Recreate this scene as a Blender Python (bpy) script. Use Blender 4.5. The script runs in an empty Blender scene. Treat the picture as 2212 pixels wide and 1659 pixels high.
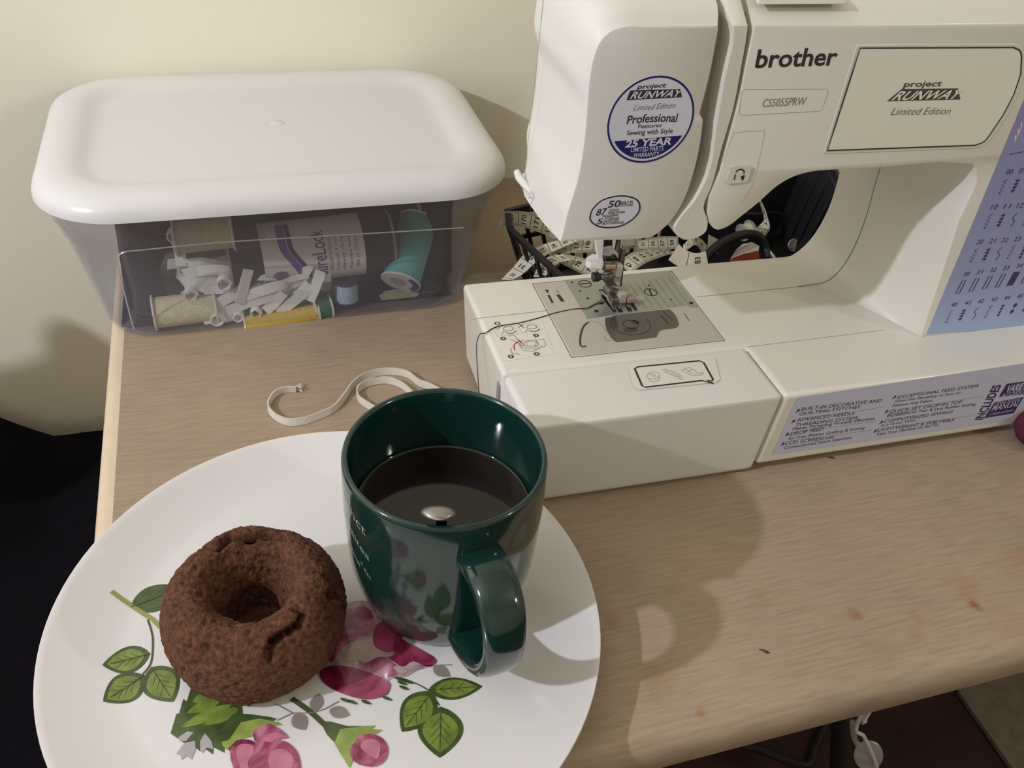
import bpy, bmesh, math, random
from mathutils import Vector, Matrix, geometry
random.seed(7)
C = bpy.context.scene.collection
PI = math.pi
# ---------------------------------------------------------------- camera, light, exposure
scene = bpy.context.scene
scene.view_settings.view_transform = 'Standard'
scene.view_settings.look = 'None'
scene.view_settings.gamma = 1
scene.view_settings.use_curve_mapping = False
scene.view_settings.exposure = 0.0
PITCH, ROLL, YAW, CAMZ, FPX = 0.67401, 0.094375, 0.349227, 0.388256, 1912.12
fw = Vector((0, math.cos(PITCH), -math.sin(PITCH))); up = Vector((0, math.sin(PITCH), math.cos(PITCH))); rt = Vector((1, 0, 0))
cr, sr = math.cos(ROLL), math.sin(ROLL)
camx = rt*cr + up*sr; camy = up*cr - rt*sr
M = Matrix((camx, camy, -fw)).transposed()
M = Matrix.Rotation(-YAW, 3, 'Z') @ M
cam = bpy.data.objects.new('camera', bpy.data.cameras.new('camera'))
cam.matrix_world = Matrix.Translation((0, 0, CAMZ)) @ M.to_4x4()
cam.data.sensor_width = 36; cam.data.lens = 36*FPX/2212
cam.data.clip_start = 0.01; cam.data.clip_end = 20
C.objects.link(cam); scene.camera = cam

w = bpy.data.worlds.new('world'); scene.world = w; w.use_nodes = True
w.node_tree.nodes['Background'].inputs[0].default_value = (1.0, 0.93, 0.84, 1)
w.node_tree.nodes['Background'].inputs[1].default_value = 0.35

def lamp(name, loc, power, color, size, kind='POINT', aim=None, cone=75):
    l = bpy.data.lights.new(name, kind); l.energy = power; l.color = color; l.shadow_soft_size = size
    o = bpy.data.objects.new(name, l); o.location = loc; C.objects.link(o)
    if aim:
        l.spot_size = math.radians(cone); l.spot_blend = 1.0; o.rotation_euler = (Vector(aim)-Vector(loc)).to_track_quat('-Z', 'Y').to_euler()
    return o
lamp('side_lamp_light', (-0.98, 0.06, 0.85), 42.5, (0.85, 0.87, 0.99), 0.018)
lamp('right_lamp_light', (1.5, -0.75, 1.0), 17.0, (0.98, 0.98, 0.88), 0.05)  # inferred as a ceiling light, set lower at the front right

# ---------------------------------------------------------------- materials
def lin(c):
    if isinstance(c, str):
        c = tuple(int(c[i:i+2], 16)/255 for i in (0, 2, 4))
    return tuple((v/12.92 if v <= .04045 else ((v+.055)/1.055)**2.4) for v in c) + (1,)
MATS = {}
def mat(name, col, rough=.5, metal=0, spec=.5, bump=0, bscale=400, var=0, vscale=60, alpha=1, coat=0, sss=0):
    if name in MATS: return MATS[name]
    m = bpy.data.materials.new(name); m.use_nodes = True; nt = m.node_tree; b = nt.nodes['Principled BSDF']
    b.inputs['Base Color'].default_value = lin(col); b.inputs['Roughness'].default_value = rough
    b.inputs['Metallic'].default_value = metal; b.inputs['Specular IOR Level'].default_value = spec
    b.inputs['Coat Weight'].default_value = coat; b.inputs['Coat Roughness'].default_value = .08
    tc = nt.nodes.new('ShaderNodeTexCoord')
    if var:
        n = nt.nodes.new('ShaderNodeTexNoise'); n.inputs['Scale'].default_value = vscale; n.inputs['Detail'].default_value = 5
        nt.links.new(tc.outputs['Object'], n.inputs['Vector'])
        r = nt.nodes.new('ShaderNodeValToRGB'); c = lin(col)
        r.color_ramp.elements[0].color = tuple(v*(1-var) for v in c[:3])+(1,); r.color_ramp.elements[0].position = .3
        r.color_ramp.elements[1].color = tuple(min(1, v*(1+var*.6)) for v in c[:3])+(1,); r.color_ramp.elements[1].position = .7
        nt.links.new(n.outputs['Fac'], r.inputs['Fac']); nt.links.new(r.outputs['Color'], b.inputs['Base Color'])
    if bump:
        n = nt.nodes.new('ShaderNodeTexNoise'); n.inputs['Scale'].default_value = bscale; n.inputs['Detail'].default_value = 6
        nt.links.new(tc.outputs['Object'], n.inputs['Vector'])
        bp = nt.nodes.new('ShaderNodeBump'); bp.inputs['Strength'].default_value = bump; bp.inputs['Distance'].default_value = .001
        nt.links.new(n.outputs['Fac'], bp.inputs['Height']); nt.links.new(bp.outputs['Normal'], b.inputs['Normal'])
    MATS[name] = m; return m
def haze_mat(name, col, trans, gloss=.06, rough=.12):
    """clear or frosted plastic film: part passes straight through, part scatters, part mirrors"""
    m = bpy.data.materials.new(name); m.use_nodes = True; nt = m.node_tree; nt.nodes.clear()
    out = nt.nodes.new('ShaderNodeOutputMaterial'); tr = nt.nodes.new('ShaderNodeBsdfTransparent'); tr.inputs[0].default_value = (.97, .975, .98, 1)
    di = nt.nodes.new('ShaderNodeBsdfDiffuse'); di.inputs[0].default_value = lin(col)
    tl = nt.nodes.new('ShaderNodeBsdfTranslucent'); tl.inputs[0].default_value = lin(col)
    gl = nt.nodes.new('ShaderNodeBsdfGlossy'); gl.inputs['Roughness'].default_value = rough; gl.inputs[0].default_value = (1, 1, 1, 1)
    a = nt.nodes.new('ShaderNodeMixShader'); a.inputs[0].default_value = .5
    nt.links.new(di.outputs[0], a.inputs[1]); nt.links.new(tl.outputs[0], a.inputs[2])
    b = nt.nodes.new('ShaderNodeMixShader'); b.inputs[0].default_value = trans
    nt.links.new(a.outputs[0], b.inputs[1]); nt.links.new(tr.outputs[0], b.inputs[2])
    lw = nt.nodes.new('ShaderNodeLayerWeight'); lw.inputs[0].default_value = .5
    pw = nt.nodes.new('ShaderNodeMath'); pw.operation = 'POWER'; pw.inputs[1].default_value = 4; nt.links.new(lw.outputs['Facing'], pw.inputs[0])
    mx = nt.nodes.new('ShaderNodeMath'); mx.operation = 'MULTIPLY_ADD'; mx.inputs[1].default_value = gloss*6; mx.inputs[2].default_value = gloss; mx.use_clamp = True
    nt.links.new(pw.outputs[0], mx.inputs[0])
    c = nt.nodes.new('ShaderNodeMixShader'); nt.links.new(mx.outputs[0], c.inputs[0])
    nt.links.new(b.outputs[0], c.inputs[1]); nt.links.new(gl.outputs[0], c.inputs[2]); nt.links.new(c.outputs[0], out.inputs[0])
    return m

# ---------------------------------------------------------------- mesh helpers (all lengths in millimetres)
class MB:
    def __init__(s): s.v = []; s.f = []; s.c = []
    def add(s, vs, fs):
        n = len(s.v); s.v += [tuple(v) for v in vs]; s.f += [tuple(i+n for i in f) for f in fs]; return s
    def box(s, a, b):
        (x0, y0, z0), (x1, y1, z1) = a, b
        return s.add([(x0,y0,z0),(x1,y0,z0),(x1,y1,z0),(x0,y1,z0),(x0,y0,z1),(x1,y0,z1),(x1,y1,z1),(x0,y1,z1)],
                     [(0,3,2,1),(4,5,6,7),(0,1,5,4),(1,2,6,5),(2,3,7,6),(3,0,4,7)])
    def rings(s, rs, cap0=True, cap1=True, closed=True):
        n = len(rs[0]); vs = [p for r in rs for p in r]; fs = []
        for j in range(len(rs)-1):
            for i in range(n if closed else n-1):
                k = (i+1) % n; fs.append((j*n+i, j*n+k, (j+1)*n+k, (j+1)*n+i))
        m = (len(rs)-1)*n
        if cap0: fs += [tuple(t) for t in fill(rs[0], True)]
        if cap1: fs += [tuple(i+m for i in t) for t in fill(rs[-1], False)]
        return s.add(vs, fs)
    def lathe(s, prof, c=(0,0,0), n=64, axis=None, close=False):
        """prof: (radius, height); axis: unit vector, default z"""
        ax = Vector(axis or (0,0,1)).normalized(); q = ax.to_track_quat('Z', 'Y'); c = Vector(c); rs = []
        for r, h in prof:
            rs.append([tuple(c + q @ Vector((r*math.cos(2*PI*i/n), r*math.sin(2*PI*i/n), h))) for i in range(n)])
        if close: rs.append(rs[0])
        vs = [p for r in rs for p in r]; fs = []
        for j in range(len(rs)-1):
            for i in range(n):
                k = (i+1) % n; fs.append((j*n+i, j*n+k, (j+1)*n+k, (j+1)*n+i))
        m = (len(rs)-1)*n
        if not close:
            if prof[0][0] > 0: fs.append(tuple(range(n-1, -1, -1)))
            if prof[-1][0] > 0: fs.append(tuple(m+i for i in range(n)))
        return s.add(vs, fs)
    def cyl(s, a, b, r, r2=None, n=24):
        a = Vector(a); b = Vector(b); d = b-a
        return s.lathe([(r, 0), (r if r2 is None else r2, d.length)], a, n, d)
    def tube(s, pts, r, n=10, rr=None):
        pts = [Vector(p) for p in pts]; rs = []; u = None
        for i, p in enumerate(pts):
            t = (pts[min(i+1, len(pts)-1)] - pts[max(i-1, 0)]).normalized()
            if u is None: u = t.orthogonal().normalized()
            u = (u - t*u.dot(t)).normalized(); v = t.cross(u); q = rr[i] if rr else r
            rs.append([tuple(p + u*q*math.cos(2*PI*k/n) + v*q*math.sin(2*PI*k/n)) for k in range(n)])
        return s.rings(rs)
    def poly(s, pts, fn):
        t = geometry.tessellate_polygon([[Vector((p[0], p[1], 0)) for p in pts]])
        return s.add([fn(*p) for p in pts], [tuple(x) for x in t])
    def build(s, name, m, parent=None, smooth=True, loc=(0,0,0), bevel=0, seg=3, sub=0, angle=40):
        me = bpy.data.meshes.new(name); me.from_pydata([(x/1000, y/1000, z/1000) for x, y, z in s.v], [], s.f); me.validate(); me.update()
        bm = bmesh.new(); bm.from_mesh(me); bmesh.ops.remove_doubles(bm, verts=bm.verts, dist=1e-6)
        bmesh.ops.recalc_face_normals(bm, faces=bm.faces); bm.to_mesh(me); bm.free()
        o = bpy.data.objects.new(name, me); C.objects.link(o); o.location = tuple(v/1000 for v in loc)
        if m: me.materials.append(m)
        if parent: o.parent = parent
        if smooth:
            for p in me.polygons: p.use_smooth = True
            me.set_sharp_from_angle(angle=math.radians(angle))
        if bevel:
            b = o.modifiers.new('b', 'BEVEL'); b.width = bevel/1000; b.segments = seg; b.limit_method = 'ANGLE'; b.angle_limit = math.radians(35)
        if sub:
            b = o.modifiers.new('s', 'SUBSURF'); b.levels = sub; b.render_levels = sub
        return o
def fill(ring, flip):
    a = [Vector(p) for p in ring]; n = Vector((0,0,0))
    for i in range(len(a)): n += a[i].cross(a[(i+1) % len(a)])
    if n.length < 1e-9: return []
    q = n.normalized().rotation_difference(Vector((0,0,1)))
    t = geometry.tessellate_polygon([[Vector(((q @ p).x, (q @ p).y, 0)) for p in a]])
    return [tuple(reversed(x)) if flip else tuple(x) for x in t]
def tag(o, label, cat, group=None, kind=None):
    if label: o['label'] = label
    if cat: o['category'] = cat
    if group: o['group'] = group
    if kind: o['kind'] = kind
    return o
def empty(name, loc, label, cat, group=None, rz=0):
    o = bpy.data.objects.new(name, None); o.location = tuple(v/1000 for v in loc); o.rotation_euler = (0, 0, rz); o.empty_display_size = .02
    C.objects.link(o); return tag(o, label, cat, group)
def spline(pts, k=8, closed=False):
    """Catmull-Rom through points of any dimension"""
    n = len(pts); out = []
    for i in range(n if closed else n-1):
        g = [pts[(i+j) % n] if closed else pts[min(max(i+j, 0), n-1)] for j in (-1, 0, 1, 2)]
        for q in range(k):
            t = q/k
            out.append(tuple(.5*(2*b+(c-a)*t+(2*a-5*b+4*c-d)*t*t+(3*b-a-3*c+d)*t**3) for a, b, c, d in zip(*g)))
    if not closed: out.append(tuple(pts[-1]))
    return out
def rrect(x0, x1, y0, y1, r, z, k=10):
    o = []
    for cx, cy, a in ((x1-r, y0+r, -90), (x1-r, y1-r, 0), (x0+r, y1-r, 90), (x0+r, y0+r, 180)):
        for i in range(k+1):
            t = math.radians(a+90*i/k); o.append((cx+r*math.cos(t), cy+r*math.sin(t), z))
    return o
TXT = {}
def glyphs(txt, bold):
    key = (txt, bold)
    if key in TXT: return TXT[key]
    cu = bpy.data.curves.new('t', 'FONT'); cu.body = txt; cu.size = 1; cu.offset = bold; cu.resolution_u = 3
    o = bpy.data.objects.new('t', cu); C.objects.link(o); dg = bpy.context.evaluated_depsgraph_get(); me = o.evaluated_get(dg).to_mesh()
    vs = [(v.co.x, v.co.y) for v in me.vertices]; fs = [tuple(p.vertices) for p in me.polygons]
    o.evaluated_get(dg).to_mesh_clear(); bpy.data.objects.remove(o); bpy.data.curves.remove(cu)
    x0 = min(v[0] for v in vs); x1 = max(v[0] for v in vs)
    TXT[key] = ([((x-x0)/max(x1-x0, 1e-6), y/.73) for x, y in vs], fs); return TXT[key]
def text(mb, txt, p0, p1, pt, fn, bold=0.0, arc=0):
    """baseline runs p0 -> p1, capitals reach from p0 to pt; fn maps plane coordinates to space"""
    vs, fs = glyphs(txt, bold)
    def pos(u, v):
        v2 = v + arc*4*u*(1-u)
        return fn(p0[0]+u*(p1[0]-p0[0])+v2*(pt[0]-p0[0]), p0[1]+u*(p1[1]-p0[1])+v2*(pt[1]-p0[1]))
    mb.add([pos(u, v) for u, v in vs], fs); return mb
def line(mb, pts, w, fn, closed=False):
    """flat stroke of width w along plane points"""
    n = len(pts); L = []; R = []
    for i in range(n):
        a = pts[(i-1) % n] if closed else pts[max(i-1, 0)]; b = pts[(i+1) % n] if closed else pts[min(i+1, n-1)]
        dx, dy = b[0]-a[0], b[1]-a[1]; l = math.hypot(dx, dy) or 1; nx, ny = -dy/l*w/2, dx/l*w/2
        L.append(fn(pts[i][0]+nx, pts[i][1]+ny)); R.append(fn(pts[i][0]-nx, pts[i][1]-ny))
    m = n if closed else n-1
    mb.add(L+R, [(i, (i+1) % n, n+(i+1) % n, n+i) for i in range(m)]); return mb
def ell(c, rx, ry, n=40, rot=0, a0=0, a1=360):
    o = []
    full = (a1-a0) >= 360
    for i in range(n if full else n+1):
        t = math.radians(a0+(a1-a0)*i/n); x, y = rx*math.cos(t), ry*math.sin(t)
        o.append((c[0]+x*math.cos(rot)-y*math.sin(rot), c[1]+x*math.sin(rot)+y*math.cos(rot)))
    return o
class Ribbon:
    """band between two edge curves A and B; at(s, w) gives a point a hair above its printed face"""
    def __init__(s, A, B, th=.5, k=8):
        s.A = [Vector(p) for p in spline(A, k)]; s.B = [Vector(p) for p in spline(B, k)]; s.th = th; n = len(s.A)
        s.N = []
        for i in range(n):
            t = (s.A[min(i+1, n-1)]-s.A[max(i-1, 0)]).normalized(); wv = (s.B[i]-s.A[i]).normalized(); s.N.append(t.cross(wv).normalized())
        s.L = [0]
        for i in range(1, n): s.L.append(s.L[-1]+((s.A[i]+s.B[i])/2-(s.A[i-1]+s.B[i-1])/2).length)
        cam_p = Vector((0, 0, CAMZ*1000))
        mid = (s.A[n//2]+s.B[n//2])/2
        s.sg = 1
    def mesh(s, mb):
        h = s.th/2; rs = []
        for a, b, n in zip(s.A, s.B, s.N):
            rs.append([tuple(a+n*h), tuple(b+n*h), tuple(b-n*h), tuple(a-n*h)])
        return mb.rings(rs)
    def at(s, d, w, side=1):
        i = 0
        while i < len(s.L)-2 and s.L[i+1] < d: i += 1
        t = (d-s.L[i])/max(s.L[i+1]-s.L[i], 1e-6)
        a = s.A[i].lerp(s.A[i+1], t); b = s.B[i].lerp(s.B[i+1], t); n = s.N[i].lerp(s.N[i+1], t).normalized()
        return tuple(a.lerp(b, w) + n*side*(s.th/2+.12))
def mount(o, parent):
    o.parent = parent; return o

# ---------------------------------------------------------------- the room
wallm = mat('cream_wall_paint', 'F6F0DC', .55, bump=.12, bscale=60, var=.02, vscale=6)
ceilm = mat('ceiling_paint', 'E8E2D2', .9); farm = mat('pale_wall_paint', 'E6E0D0', .8)
def struct(name, mb, m, **k):
    o = mb.build(name, m, **k); o['kind'] = 'structure'; return o
struct('wall_back', MB().box((-1900, 770, -740), (2700, 900, 1700)), wallm)
struct('wall_left', MB().box((-2000, -2400, -740), (-1900, 900, 1700)), farm)
struct('wall_right', MB().box((2700, -2400, -740), (2800, 900, 1700)), farm)
struct('wall_front', MB().box((-2000, -2500, -740), (2800, -2400, 1700)), farm)
struct('ceiling', MB().box((-2000, -2500, 1700), (2800, 900, 1800)), ceilm)
fm = mat('dark_red_brown_floor', '3A2320', .5, var=.35, vscale=14, bump=.1)
struct('floor', MB().box((-2000, -2500, -840), (2800, 900, -740)), fm)

# ---------------------------------------------------------------- desk
def wood():
    m = bpy.data.materials.new('pickled_oak_laminate'); m.use_nodes = True; nt = m.node_tree; b = nt.nodes['Principled BSDF']
    tc = nt.nodes.new('ShaderNodeTexCoord'); mp = nt.nodes.new('ShaderNodeMapping'); mp.inputs['Scale'].default_value = (45, 620, 60)
    nt.links.new(tc.outputs['Object'], mp.inputs['Vector'])
    n = nt.nodes.new('ShaderNodeTexNoise'); n.inputs['Scale'].default_value = 1; n.inputs['Detail'].default_value = 5; n.inputs['Distortion'].default_value = .4
    nt.links.new(mp.outputs[0], n.inputs['Vector'])
    r = nt.nodes.new('ShaderNodeValToRGB'); e = r.color_ramp.elements
    e[0].position = .25; e[0].color = lin('9A8874'); e[1].position = .62; e[1].color = lin('AA9984')
    nt.links.new(n.outputs['Fac'], r.inputs['Fac'])
    n2 = nt.nodes.new('ShaderNodeTexNoise'); n2.inputs['Scale'].default_value = 9; n2.inputs['Detail'].default_value = 3
    nt.links.new(tc.outputs['Object'], n2.inputs['Vector'])
    r2 = nt.nodes.new('ShaderNodeValToRGB'); r2.color_ramp.elements[0].position = .3; r2.color_ramp.elements[1].position = .7
    r2.color_ramp.elements[0].color = (.88, .87, .85, 1); r2.color_ramp.elements[1].color = (1.04, 1.02, 1.0, 1)
    nt.links.new(n2.outputs['Fac'], r2.inputs['Fac'])
    mx = nt.nodes.new('ShaderNodeMix'); mx.data_type = 'RGBA'; mx.blend_type = 'MULTIPLY'; mx.inputs[0].default_value = 1
    nt.links.new(r.outputs[0], mx.inputs[6]); nt.links.new(r2.outputs[0], mx.inputs[7])
    # scattered orange food stains of irregular outline
    last = mx.outputs[2]
    sx = nt.nodes.new('ShaderNodeSeparateXYZ'); nt.links.new(tc.outputs['Object'], sx.inputs[0])
    wn = nt.nodes.new('ShaderNodeTexNoise'); wn.inputs['Scale'].default_value = 160; wn.inputs['Detail'].default_value = 4
    nt.links.new(tc.outputs['Object'], wn.inputs['Vector'])
    for (cx, cy), rad, col, s in STAINS:
        v = nt.nodes.new('ShaderNodeVectorMath'); v.operation = 'DISTANCE'; v.inputs[1].default_value = ((cx-500)/1000, (cy-480)/1000, 0)
        nt.links.new(tc.outputs['Object'], v.inputs[0])
        a = nt.nodes.new('ShaderNodeMath'); a.operation = 'MULTIPLY_ADD'; a.inputs[1].default_value = rad/1000*1.6; 
        nt.links.new(wn.outputs['Fac'], a.inputs[0]); nt.links.new(v.outputs['Value'], a.inputs[2])
        mr = nt.nodes.new('ShaderNodeMapRange'); mr.inputs[1].default_value = rad/1000*.9; mr.inputs[2].default_value = rad/1000*1.9
        mr.inputs[3].default_value = s; mr.inputs[4].default_value = 0
        nt.links.new(a.outputs[0], mr.inputs[0])
        k = nt.nodes.new('ShaderNodeMix'); k.data_type = 'RGBA'; k.inputs[7].default_value = lin(col)
        nt.links.new(mr.outputs[0], k.inputs[0]); nt.links.new(last, k.inputs[6]); last = k.outputs[2]
    nt.links.new(last, b.inputs['Base Color'])
    b.inputs['Roughness'].default_value = .5; b.inputs['Specular IOR Level'].default_value = .22
    bp = nt.nodes.new('ShaderNodeBump'); bp.inputs['Strength'].default_value = .12; bp.inputs['Distance'].default_value = .0005
    nt.links.new(n.outputs['Fac'], bp.inputs['Height']); nt.links.new(bp.outputs[0], b.inputs['Normal'])
    return m
STAINS = [((293.9,225.3), 5, '8A4A22', .6), ((366.8,214.2), 4.5, '7A3E10', .75), ((369.2,226.2), 13, 'A06A3C', .4), ((161.5,251.8), 6, '8A5A2A', .45),
          ((320.5,204.9), 6, '9A7440', .4), ((294.6,202.6), 8, '9A7A44', .3), ((184.2,192.2), 4, 'A0612E', .5), ((169.7,212.8), 11, '94703C', .35),
          ((327.4,215), 5, 'A0704C', .35), ((413.3,233.2), 16, 'A8705C', .3), ((379.1,197.8), 18, 'A4745E', .25), ((247.6,248.4), 7, '8A6A3E', .3)]
oak = wood()
bandm = mat('pale_edge_banding', 'D2BFA4', .4, var=.05, vscale=90)
desk = empty('desk', (500, 480, 0), 'pale oak laminate desk with a rounded front edge and faint orange stains', 'desk')
def deskprof(x):
    # y,z profile of the top with a post-formed front edge
    pr = [(769, 0), (196, 0)]
    for i in range(1, 9):
        t = math.radians(90+90*i/8); pr.append((196+14*math.cos(t), -14+14*math.sin(t)))
    pr += [(182, -24), (184, -28), (769, -28)]
    return [(x, y, z) for y, z in pr]
DX, DY = 500, 480
def shift(mb, dx, dy, dz=0):
    mb.v = [(x-dx, y-dy, z-dz) for x, y, z in mb.v]; return mb
o = shift(MB().rings([deskprof(-91.5), deskprof(1380)]), DX, DY).build('desktop', oak, desk, angle=30)
pr = MB()
def bprof(x, dz): return [(x, y+(1.5 if z < -20 and y < 300 else 0), z+dz if z > -10 else z) for (x, y, z) in deskprof(x)]
pr.rings([deskprof(-91.5), bprof(-95, -.15), bprof(-99, -1.2), bprof(-101, -3.5), bprof(-101.3, -8)])
shift(pr, DX, DY).build('edge_band', bandm, desk)['label'] = 'pale edge band along the left side'
o = shift(MB().box((-80, 300, -740), (-62, 768, -28)), DX, DY).build('side_panel', oak, desk, bevel=1)
o = shift(MB().box((1340, 300, -740), (1358, 768, -28)), DX, DY).build('side_panel', oak, desk, bevel=1)
# ---------------------------------------------------------------- sewing machine (own frame, turned 1 degree against the desk)
MR = -0.01846; MX, MY = 310, 413
white = mat('ivory_machine_plastic', 'DDDAD1', .3, coat=.15)
white2 = mat('white_machine_plastic', 'DBD9D4', .34)
seamm = mat('dark_panel_seam', '6E6A62', .7)
blackp = mat('black_plastic', '17171A', .4)
steel = mat('polished_steel', 'B9B8B4', .22, 1)
dsteel = mat('dark_steel', '6C6862', .3, 1)
ink = mat('charcoal_print', '2E2B2E', .5)
greyink = mat('grey_print', '8A8882', .6)
sm = empty('sewing_machine', (MX*math.cos(MR)-MY*math.sin(MR), MX*math.sin(MR)+MY*math.cos(MR), 0),
           'ivory computerised sewing machine with stitch panel standing on the oak desk', 'sewing machine', rz=MR)
def mpart(mb, name, m, parent=None, **k):
    return shift(mb, MX, MY).build(name, m, parent or sm, **k)
BZ = 68.6
# base with free arm
def prism(pts, z0, z1, lean=None):
    a = [(x, y, z0) for x, y in pts]; b = [(x, y, z1) for x, y in (lean or pts)]
    return MB().rings([a, b])
base = prism([(130, 388.2), (287.2, 388.2), (287.2, 344.4), (498, 344.4), (498, 488), (131, 488)], 6, BZ,
             [(127, 388.2), (287.2, 388.2), (287.2, 338.7), (500, 338.7), (500, 488.5), (126, 488.5)])
mpart(base, 'base', white, bevel=3.2, seg=5)
for x, y in ((150, 470), (480, 470), (480, 360), (300, 365)):
    mpart(MB().lathe([(7, 0), (8, 1), (8, 6.5)], (x, y, 0), 24), 'rubber_foot', blackp)
comp = prism([(136, 345.4), (286.5, 344.6), (286.5, 387.4), (128, 387.4)], 3, BZ-.4,
             [(129, 339.5), (286.5, 338.9), (286.5, 387.4), (127.3, 387.4)])
cpt = mpart(comp, 'accessory_compartment', white2, bevel=3.2, seg=5)
mpart(MB().box((126.6, 392, 44), (129, 397, 57)), 'release_slot', greyink, bevel=.5)
FY = lambda x, z: (x, 377-.12, z)
BP = lambda x, y: (x, y, BZ+.12)
def BP2(h): return lambda x, y: (x, y, BZ+h)
def KP(x, z): return (x, 344.4-(z-6)*5.7/62.6-.15, z)
def KP2(x, z): p = KP(x, z); return (p[0], p[1]-.12, p[2])
# seams printed by the joint between shells
sb = MB()
for q, w_ in (([(279.4,446.8), (320,446.9), (349.1,447.1), (357.9,447.1)], .35), ([(121.7,445), (125.7,446.4), (173.3,447.6)], .35), ([(285.7,387.6), (364.1,388.5), (388.7,389.3)], .25)):
    mpart(line(MB(), q, w_, BP), 'bed_seam', seamm, smooth=False)
# body: column and upper arm lofted from front outline to back outline
under_f = [(395.6,188.6), (392.7,190.7), (387,192), (329.3,192.8), (300.1,193), (288.7,192.8), (278.1,190.8), (268.9,185.9), (259.9,176.4), (250.9,168.2), (244.4,162.7), (238.7,161.2), (232.2,167.3), (228.8,182)]
under_b = [(386,150), (382,164), (366,180), (340,189), (312,192), (292,191), (279,187.5), (268,182), (257,172.5), (247,166), (241,162.5), (237,162), (234,164), (234,180)]
low_f = [(409.5, BZ-.5), (409, 69.6), (408.6, 72), (407.8, 79), (406.6, 90), (404.5, 110), (402, 132), (399, 155)]
low_b = [(352, BZ-.5), (362, 69.8), (371, 73), (379, 80), (385, 91), (389, 108), (389.5, 124), (388.5, 138)]
left_f = [(231.8,196), (232.3,216.3), (232.8,237.1), (232,253.3), (231.8,266), (231.4,269.8)]
left_b = [(236, 192), (236, 212), (236, 234), (236, 250), (238, 262), (240, 268)]
top_f = [(300, 269.3), (400, 269.3), (497, 269.3)]
top_b = [(300, 270), (400, 270), (494, 270)]
right_f = [(499, 262), (499, BZ-.5)]
right_b = [(497, 262), (497, BZ-.5)]
Fo = low_f+under_f+left_f+top_f+right_f; Bo = low_b+under_b+left_b+top_b+right_b
nlow, nund = len(low_f), len(under_f)
KP_ = {0, nlow-1, nlow+nund-1, nlow+nund, len(Fo)-6, len(Fo)-5, len(Fo)-4, len(Fo)-3, len(Fo)-2, len(Fo)-1}
SK = 3
nt0 = (len(low_f+under_f+left_f)-1)*SK; nt1 = nt0+3*SK+1
def inset(o, d):
    out = []; n = len(o)
    for i in range(n):
        a, b, c = o[i-1], o[i], o[(i+1) % n]
        n1 = Vector((b[1]-a[1], a[0]-b[0])); n2 = Vector((c[1]-b[1], b[0]-c[0]))
        if n1.length < 1e-6: n1 = n2
        if n2.length < 1e-6: n2 = n1
        nn = (n1.normalized()+n2.normalized()); nn = nn/max(nn.length_squared/2, .35)
        out.append((b[0]+nn.x*d, b[1]+nn.y*d))
    return out
def smooth(o, keep, k):
    n = len(o); out = []
    for i in range(n):
        p1, p2 = o[i], o[(i+1) % n]; p0 = o[i-1]; p3 = o[(i+2) % n]
        if i in keep: p0 = (2*p1[0]-p2[0], 2*p1[1]-p2[1])
        if (i+1) % n in keep: p3 = (2*p2[0]-p1[0], 2*p2[1]-p1[1])
        L = math.hypot(p2[0]-p1[0], p2[1]-p1[1])
        def tan(a, b, c):
            la = math.hypot(b[0]-a[0], b[1]-a[1]) or 1e-6; lb = math.hypot(c[0]-b[0], c[1]-b[1]) or 1e-6
            w_ = la/(la+lb)
            return (((b[0]-a[0])/la*(1-w_)+(c[0]-b[0])/lb*w_)*L, ((b[1]-a[1])/la*(1-w_)+(c[1]-b[1])/lb*w_)*L)
        m1 = tan(p0, p1, p2); m2 = tan(p1, p2, p3)
        for j in range(k):
            t = j/k; h1 = 2*t**3-3*t*t+1; h2 = t**3-2*t*t+t; h3 = -2*t**3+3*t*t; h4 = t**3-t*t
            out.append((h1*p1[0]+h2*m1[0]+h3*p2[0]+h4*m2[0], h1*p1[1]+h2*m1[1]+h3*p2[1]+h4*m2[1]))
    return out
def area(o): return sum(a[0]*b[1]-b[0]*a[1] for a, b in zip(o, o[1:]+o[:1]))/2
def loft_body(Fo, Bo, ys, top, y0, y1, rnd=1.1, last=4):
    sgn = 1 if area(Fo) < 0 else -1
    rs = [[(x, y0, z) for x, z in inset(Fo, sgn*rnd)], [(x, y0+.33*rnd, z) for x, z in inset(Fo, sgn*rnd*.3)]]
    for y, t, dz in ys:
        r = []
        for i, (a, b) in enumerate(zip(Fo, Bo)):
            r.append((a[0]+(b[0]-a[0])*t, y, a[1]+(b[1]-a[1])*t+(dz if top(i) else 0)))
        rs.append(r)
    rs.append([(x, y1, z) for x, z in inset([(v[0], v[2]) for v in rs[-1]], sgn*last)])
    return MB().rings(rs)
ys = [(377+1.1, 0, 0), (383, .03, 4), (391, .09, 8.5), (403, .2, 12.5), (418, .35, 15), (433, .52, 15.5), (448, .68, 14.5), (462, .84, 11), (474, .95, 6), (481, 1, 1)]
Fo_c, Bo_c = Fo, Bo
Fo = smooth(Fo, KP_, SK); Bo = smooth(Bo, KP_, SK)
body = loft_body(Fo, Bo, ys, lambda i: nt0 <= i < nt1, 377, 485)
mpart(body, 'body_shell', white, angle=32)
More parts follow.
